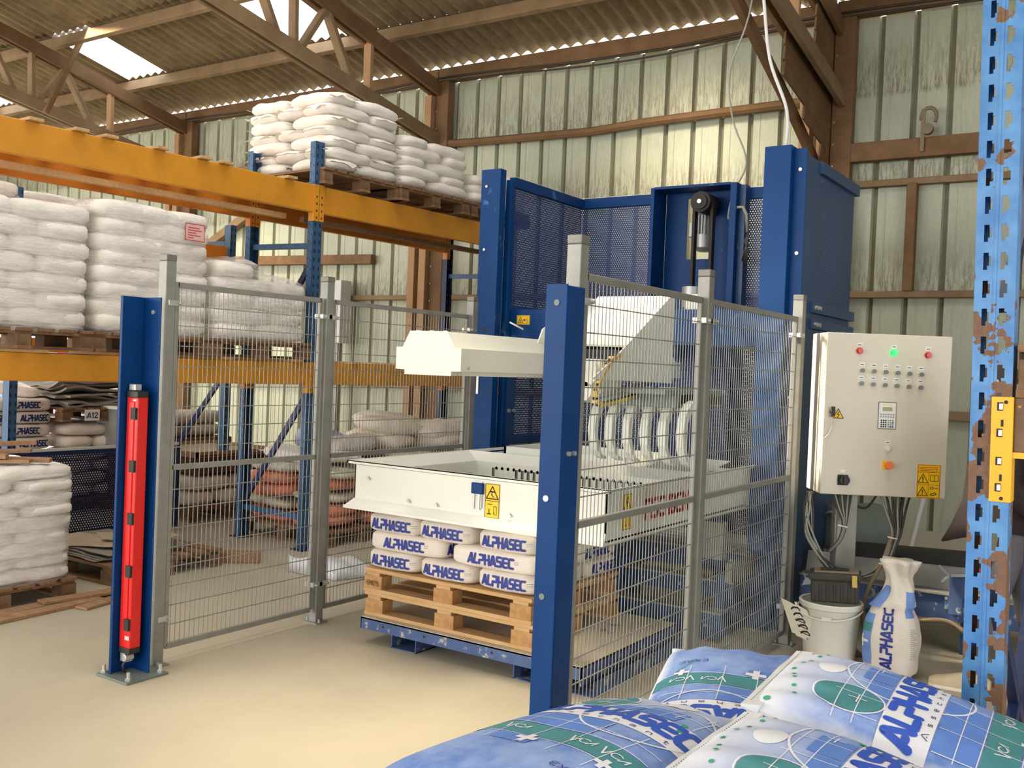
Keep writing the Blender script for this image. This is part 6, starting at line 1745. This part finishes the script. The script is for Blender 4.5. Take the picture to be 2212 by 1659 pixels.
M['hair'] = plain('dark_hair', rgb(52, 40, 32), .8, 0, .2, 30)
px_, py_ = -.62, 5.95
bv = [(px_, py_, .98), (px_ - .02, py_, 1.15), (px_ - .05, py_, 1.32), (px_ - .08, py_, 1.46), (px_ - .11, py_, 1.55), (px_ - .13, py_, 1.62), (px_ - .14, py_, 1.70), (px_ - .13, py_, 1.76),
      (px_, py_ - .10, .93), (px_ - .10, py_ - .10, .50), (px_ - .18, py_ - .06, .10), (px_, py_ + .10, .93), (px_ + .02, py_ + .11, .52), (px_ + .12, py_ + .12, .10),
      (px_ - .07, py_ - .18, 1.43), (px_ - .05, py_ - .24, 1.16), (px_ + .16, py_ - .20, 1.00), (px_ - .07, py_ + .18, 1.43), (px_ - .05, py_ + .24, 1.16), (px_ + .16, py_ + .20, 1.00)]
be = [(0, 1), (1, 2), (2, 3), (3, 4), (4, 5), (5, 6), (6, 7), (0, 8), (8, 9), (9, 10), (0, 11), (11, 12), (12, 13), (3, 14), (14, 15), (15, 16), (3, 17), (17, 18), (18, 19)]
brd = [(.13, .16), (.12, .15), (.13, .17), (.12, .16), .06, .075, .085, .06, .085, .065, .045, .085, .065, .045, .06, .05, .04, .06, .05, .04]
skin('body', bv, be, brd, 'trouser', wk)
# head with face and hair
hc = Vector((px_ - .145, py_, 1.69))
hd = MB(); Nn = 20; vs = []; fs = []
for i in range(13):
    ph = PI * i / 12
    for k in range(Nn):
        th = 2 * PI * k / Nn
        x, y, z = .098 * math.sin(ph) * math.cos(th), .076 * math.sin(ph) * math.sin(th), .118 * math.cos(ph)
        if z < 0: x *= 1 + .3 * z / .118 * (1 if x > 0 else .2)
        vs.append(hc + Vector((x, y, z)))
for i in range(12):
    for k in range(Nn): fs.append((i * Nn + k, (i + 1) * Nn + k, (i + 1) * Nn + (k + 1) % Nn, i * Nn + (k + 1) % Nn))
hd.add(vs, fs); hd.bar(hc + Vector((-.09, 0, .01)), hc + Vector((-.12, 0, -.03)), .022, .02)
for sy in (-1, 1): hd.tube([hc + Vector((.005, sy * .074, .02)), hc + Vector((.012, sy * .088, 0)), hc + Vector((.005, sy * .076, -.025))], .011, 6)
h_ = hd.build('head', M['skin'], wk, smooth=True)
mbe = MB()
for sy in (-1, 1): mbe.cyl(hc + Vector((-.088, sy * .032, .012)), hc + Vector((-.094, sy * .032, .012)), .009, 10)
mbe.bar(hc + Vector((-.093, -.025, -.058)), hc + Vector((-.093, .025, -.058)), .006, .006); mbe.build('face_marks', M['ink'], h_)['kind'] = 'stuff'
hr = MB(); vs = [hc + Vector((.012, 0, .006)) + (v - hc) * 1.07 for v in vs[:7 * Nn]]; hr.add(vs, [f for f in fs[:6 * Nn]]).build('hair', M['hair'], h_, smooth=True)
# jacket: a hanging shell, open in front with a drooping flap
Rj = []; N = 28; vs = []; fs = []
for r, (z, rx, ry, ox) in enumerate(((1.52, .06, .07, -.10), (1.49, .11, .17, -.085), (1.40, .15, .21, -.07), (1.25, .16, .20, -.05), (1.10, .17, .20, -.04), (.98, .19, .21, -.05), (.90, .205, .215, -.06))):
    for k in range(N):
        th = 2 * PI * k / N
        flap = max(0, -math.cos(th)) ** 2
        x = px_ + ox + rx * math.cos(th) * (1 + .10 * math.cos(th * 5) * (r > 3)) - flap * .024 * r
        vs.append((x, py_ + ry * math.sin(th) * (1 + .03 * math.sin(7 * th)), z - flap * .018 * max(0, r - 1) + .012 * math.sin(3 * th) * (r > 4)))
for r in range(6):
    for k in range(N): fs.append((r * N + k, (r + 1) * N + k, (r + 1) * N + (k + 1) % N, r * N + (k + 1) % N))
j_ = MB().add(vs, fs).build('jacket', M['jacket'], wk, smooth=True); so = j_.modifiers.new('cloth', 'SOLIDIFY'); so.thickness = .012
for sy in (-1, 1):
    MB().tube([(px_ - .07, py_ + sy * .17, 1.44), (px_ - .06, py_ + sy * .24, 1.28), (px_ - .04, py_ + sy * .255, 1.15), (px_ + .06, py_ + sy * .24, 1.07), (px_ + .15, py_ + sy * .205, 1.01)], [.085, .078, .07, .064, .055], 12).build('sleeve', M['jacket'], wk, smooth=True)
    # hand: palm, four fingers and a thumb
    hb = Vector((px_ + .17, py_ + sy * .20, .995)); hm = MB()
    hm.tube([hb, hb + Vector((.03, 0, -.015)), hb + Vector((.085, -sy * .01, -.05))], [.026, .034, .036], 10)
    for q in range(4):
        o0 = hb + Vector((.085, -sy * (.03 - .02 * q), -.05)); L = (.062, .072, .068, .052)[q]
        hm.tube([o0, o0 + Vector((L * .45, 0, -L * .35)), o0 + Vector((L * .6, -sy * .006, -L * .8)), o0 + Vector((L * .5, -sy * .012, -L * 1.1))], [.010, .0095, .0088, .007], 8)
    o0 = hb + Vector((.035, -sy * .03, -.02)); hm.tube([o0, o0 + Vector((.03, -sy * .03, -.02)), o0 + Vector((.06, -sy * .035, -.045))], [.012, .0105, .008], 8)
    hm.build('hand', M['skin'], wk, smooth=True)
def shoe(cx, cy, name='shoe'):
    mb = MB(); vs = []; fs = []
    st = [(.15, .030, .08), (.11, .040, .115), (.05, .043, .115), (-.02, .046, .092), (-.08, .054, .072), (-.13, .050, .060), (-.16, .028, .045)]
    for x, w, h in st:
        for k in range(12):
            a = PI * k / 11
            vs.append((cx + x, cy + w * math.cos(a), .014 + (h - .014) * math.sin(a) ** .7))
    for i in range(len(st) - 1):
        for k in range(11): fs.append((i * 12 + k, i * 12 + k + 1, (i + 1) * 12 + k + 1, (i + 1) * 12 + k))
    fs += [tuple(range(12)), tuple(range(6 * 12, 7 * 12))[::-1]]
    for i in range(len(st) - 1): fs.append((i * 12, (i + 1) * 12, (i + 1) * 12 + 11, i * 12 + 11))
    s_ = mb.add(vs, fs).build(name, M['shoe'], wk, smooth=True, angle=50)
    MB().prism([(cx + x, cy + sg * w * 1.04, 0) for sg, seq in ((1, st), (-1, st[::-1])) for x, w, h in seq], (0, 0, .018)).build('sole', M['sack_warm'], s_, bevel=.003)
shoe(px_ - .25, py_ - .06); shoe(px_ + .06, py_ + .12)

# ------------------------------------------------------------------ printed sacks in the right foreground
FL, FW = .87, .50
def fs_top(p, q):
    """local surface of a full sack: p across (reading direction), q along, towards the sewn end"""
    u, v = max(-1, min(1, q / (FL / 2))), max(-1, min(1, p / (FW / 2)))
    hgt = .088 * max(0, (1 - abs(u) ** 3.2) * (1 - abs(v) ** 3.0)) ** .55
    hgt += .010 * noise.noise(Vector((p * 5, q * 5, 3.3))) * (1 - u * u) * (1 - v * v)
    c = max(0, abs(u) - .55) / .45; hgt += .010 * c * (1 - abs(u) ** 6) * math.sin(p * 60 + 4 * noise.noise(Vector((p * 4, 1, 2))))
    return Vector((p * (1 - .03 * u ** 4), q * (1 - .05 * v ** 4), .055 + hgt))
def fmap(off):
    def mp(x, y):
        y += .112; p = fs_top(x, y); e = .004
        n = (fs_top(x + e, y) - p).cross(fs_top(x, y + e) - p)
        n = n.normalized() if n.length > 1e-12 else Vector((0, 0, 1))
        return p + n * off
    return mp
def m_wash():
    t = NT('blue_watercolour_sack')
    P = t.pos('object')
    sp = t.node('ShaderNodeSeparateXYZ'); t.L(P, sp.inputs[0]); y = sp.outputs[1]
    n = t.noise(P, 6.0, 5, .6); n2 = t.noise(P, 30.0, 3, .6)
    top = t.ramp(t.math('ADD', y, t.math('MULTIPLY', n, .12)), .30, .47, 1, 0)      # white towards the sewn end
    sd = t.ramp(t.math('ADD', t.math('ABSOLUTE', sp.outputs[0]), t.math('MULTIPLY', n, .06)), .245, .275, 1, 0)
    zz = t.ramp(sp.outputs[2], .05, .062, 0, 1)
    m_ = t.math('MULTIPLY', t.math('MULTIPLY', top, sd), zz)
    blue = t.mix(t.ramp(n, .35, .68), rgb(92, 128, 200), rgb(150, 176, 224))
    blue = t.mix(t.ramp(n2, .4, .8, 0, .35), blue, rgb(190, 208, 240))
    t.base(t.mix(m_, rgb(226, 228, 236), blue)); t.set(.5, 0, .3)
    t.bump(t.noise(P, 9.0, 4, .6), .25, .01)
    return t.m
M['wash'] = m_wash()
M['printblue'] = plain('strong_blue_print', rgb(40, 84, 190), .5, 0, .05, 14)
M['paneblue'] = plain('mid_blue_pane', rgb(92, 134, 208), .5, 0, .12, 14, space='object')
M['printgreen'] = plain('sea_green_print', rgb(66, 138, 142), .5, 0, .10, 14, space='object')
M['dotgreen'] = plain('bright_green_print', rgb(40, 160, 110), .5, 0, .02)
M['printwhite'] = plain('white_print', rgb(232, 232, 236), .5, 0, .01)
M['seam'] = plain('white_sewn_edge', rgb(226, 226, 224), .55, 0, .03, 10, bump=.1)
def printed_big():
    root = thing('printed_sack', 'large printed sack', 'sack', (0, 0, 0))
    nx, ny = 26, 34; vs = []; fs = []
    for s_ in (0, 1):
        for j in range(ny + 1):
            for i in range(nx + 1):
                a = 2 * i / nx - 1; b = 2 * j / ny - 1
                a = math.sin(a * PI / 2) * .6 + a * .4; b = math.sin(b * PI / 2) * .6 + b * .4
                t_ = fs_top(a * FW / 2, b * FL / 2)
                if s_ == 0: t_ = Vector((t_.x, t_.y, .055 - (t_.z - .055) * .5))
                vs.append(t_)
    n_ = (nx + 1) * (ny + 1)
    for j in range(ny):
        for i in range(nx):
            a = j * (nx + 1) + i; fs += [(a, a + nx + 1, a + nx + 2, a + 1), (a + n_, a + n_ + 1, a + n_ + nx + 2, a + n_ + nx + 1)]
    ring = list(range(nx)) + [nx + j * (nx + 1) for j in range(ny)] + [ny * (nx + 1) + nx - i for i in range(nx)] + [(ny - j) * (nx + 1) for j in range(ny)]
    for k in range(len(ring)): a, b = ring[k], ring[(k + 1) % len(ring)]; fs.append((a, b, b + n_, a + n_))
    MB().add(vs, fs).build('paper_body', M['wash'], root, smooth=True)
    for sg in (1, -1):                                            # sewn end strips
        mb = MB(); vs = []; fs = []
        for i in range(15):
            p = (i / 14 - .5) * FW * .97
            for d_, z in ((-.03, .055 + .004), (.012, .057), (.012, .053), (-.03, .05)):
                vs.append((p, sg * (FL / 2 + d_), z + .006 * noise.noise(Vector((p * 8, sg, d_))) + (.012 if d_ < 0 and z > .055 else 0)))
        for i in range(14):
            for k in range(4): fs.append((4 * i + k, 4 * i + (k + 1) % 4, 4 * i + 4 + (k + 1) % 4, 4 * i + 4 + k))
        fs += [(0, 1, 2, 3), (59, 58, 57, 56)]
        sm_ = mb.add(vs, fs).build('sewn_edge', M['seam'], root)
        ms = MB()
        for i in range(44): ms.box(-.22 + i * .0102, -.217 + i * .0102, sg * (FL / 2 - .004) - .001, sg * (FL / 2 - .004) + .001, .0655, .067)
        ms.build('stitching', M['greysteel'], sm_)['kind'] = 'stuff'
    w = FW / 2
    m1, m2, m3, m4 = fmap(.0012), fmap(.0018), fmap(.0024), fmap(.0030)
    def circ(cx, cy, r, n=28, ry=None): return [(cx + r * math.cos(2 * PI * k / n), cy + (ry or r) * math.sin(2 * PI * k / n)) for k in range(n)]
    mb = MB(); patch(mb, -w * .95, w * .95, -.055, .055, m1, 26, 6); mb.build('white_band', M['printwhite'], root)
    mb = MB(); patch(mb, -w * .90, w * .93, -.225, -.155, m1, 26, 5); mb.build('green_band', M['printgreen'], root)
    mb = MB()
    for a, b in ((-.20, -.115), (-.11, -.03), (-.025, .06)): patch(mb, a, b, -.150, -.06, m1, 5, 5)
    patch(mb, -.10, .0, -.275, -.23, m1, 5, 4); patch(mb, .02, .12, .06, .13, m1, 6, 5); patch(mb, -.09, .015, .06, .11, m1, 6, 4)
    mb.build('blue_panes', M['paneblue'], root)['kind'] = 'stuff'
    mb = MB(); blob(mb, circ(-.115, .135, .062, 28, .075), m1); mb.build('green_disc', M['printgreen'], root)
    mb = MB(); blob(mb, circ(.035, .205, .042, 24, .032), m1); mb.build('white_disc', M['printwhite'], root)
    mb = MB()
    cc = circ(.075, .03, .145, 40); ribbon(mb, cc + cc[:1], .005, m2, .02)
    cc = circ(-.115, .135, .066, 28, .079); ribbon(mb, cc + cc[:1], .004, m2, .02)
    for x in (-.2, -.112, -.027, .06, .15): ribbon(mb, [(x, -.28), (x, -.06)], .0022, m2, .02, joint=False); ribbon(mb, [(x + .02, .06), (x + .02, .17)], .002, m2, .02, joint=False)
    for y in (-.105, -.15, -.23, .11, .155): ribbon(mb, [(-.21, y), (.21, y)], .0022, m2, .02, joint=False)
    for x, y, r in ((.11, .10, .018), (-.115, .115, .02), (.16, .15, .015)): ribbon(mb, [(x - r, y), (x + r, y)], .003, m3, .02); ribbon(mb, [(x, y - r), (x, y + r)], .003, m3, .02)
    for x0 in (.13, .05, -.13):                                   # little hand-drawn scrawls on the green band
        ribbon(mb, [(x0, -.175), (x0 + .012, -.205), (x0 + .020, -.180)], .004, m3, .02); cc = circ(x0 + .036, -.188, .012, 10, .010); ribbon(mb, cc[1:], .003, m3, .02); ribbon(mb, [(x0 + .046, -.20), (x0 + .062, -.178), (x0 + .060, -.196)], .003, m3, .02)
    mb.build('white_line_print', M['printwhite'], root)['kind'] = 'stuff'
    mb = MB()
    for x, y, r in ((-.02, -.245, .026), (.17, -.235, .02)): ribbon(mb, [(x - r, y), (x + r, y)], r * .62, m3, .02, joint=False); ribbon(mb, [(x, y - r), (x, y + r)], r * .62, m3, .02, joint=False)
    mb.build('cross_print', M['printwhite'], root)['kind'] = 'stuff'
    mb = MB()
    for k in range(9): blob(mb, circ(-.17 + k * .042, .285 - .010 * abs(k - 4), .0055, 8), m2, 0, 1)
    for k in range(12): blob(mb, circ(.19 - k * .004, -.24 - k * .008, .003, 6), m2, 0, 1)
    for x, y in ((.16, .03), (.15, .06), (-.205, .30)): blob(mb, circ(x, y, .008, 8), m2, 0, 1)
    mb.build('green_dots', M['dotgreen'], root)['kind'] = 'stuff'
    mb = MB(); lettering(mb, 'ALPHASEC', lambda x, y: m3(x, y + .012), .44, .062, .30, .24, step=.012); mb.build('lettering', M['printblue'], root)['kind'] = 'stuff'
    mb = MB(); lettering(mb, 'A s s e c h a n t', lambda x, y: m3(x, y - .040), .36, .014, .13, .3, step=.012); mb.build('small_lettering', M['darkink'], root)['kind'] = 'stuff'
    mb = MB(); lettering(mb, 'EXAC', lambda x, y: m3(x + .15, y - .315), .075, .016, .16, .3, step=.012); mb.build('small_lettering', M['blueink'], root)['kind'] = 'stuff'
    return root
FS = printed_big()
FPOS = [((-.365, 2.43, .785), H + .05, 'large blue and white printed sack with green disc, back one of the right foreground pair'),
        ((-.325, 1.85, .80), H - .04, 'large blue and white printed sack cut by the bottom edge, nearest the camera at right'),
        ((-.985, 1.80, .79), -.20, 'large blue printed sack at the left of the foreground, ALPHASEC reading down to the right'),
        ((-.84, 2.36, .75), PI + .26, 'large blue printed sack at the back of the foreground, its ALPHASEC print upside down')]
for i, (loc, rz, lab) in enumerate(FPOS):
    o = FS if i == 0 else dup(FS, loc, rz)
    o.location = loc; o.rotation_euler = ((.22, -.02, rz), (.17, -.02, rz), (-.02, -.10, rz), (-.12, .0, rz))[i]; o['label'] = lab; o['group'] = 'large printed sacks in the foreground'
# the stack and pallet that carry them (hidden from here)
dup(P_OLD, (-.70, 2.35, 0), 0, 'pallet carrying the foreground stack of printed sacks')
dup(P_OLD, (-.70, 1.34, 0), 0, 'second pallet under the near end of the foreground printed sacks')
me_l = Sack(.66, .46, .128, 4, n=5).mesh('sack', M['sack_print'])
for l in range(6):
    for x, y, rz in ((-1.0, 1.85, H - .1), (-.88, 2.48, H + .15), (-.42, 2.44, .1), (-.40, 1.84, 0)):
        place_sack(me_l, (x, y, .145 + l * (.094 if x > -.5 else .098)), rz, 'plain lower sack hidden under the large printed foreground sacks', 'lower sacks of the foreground stack')
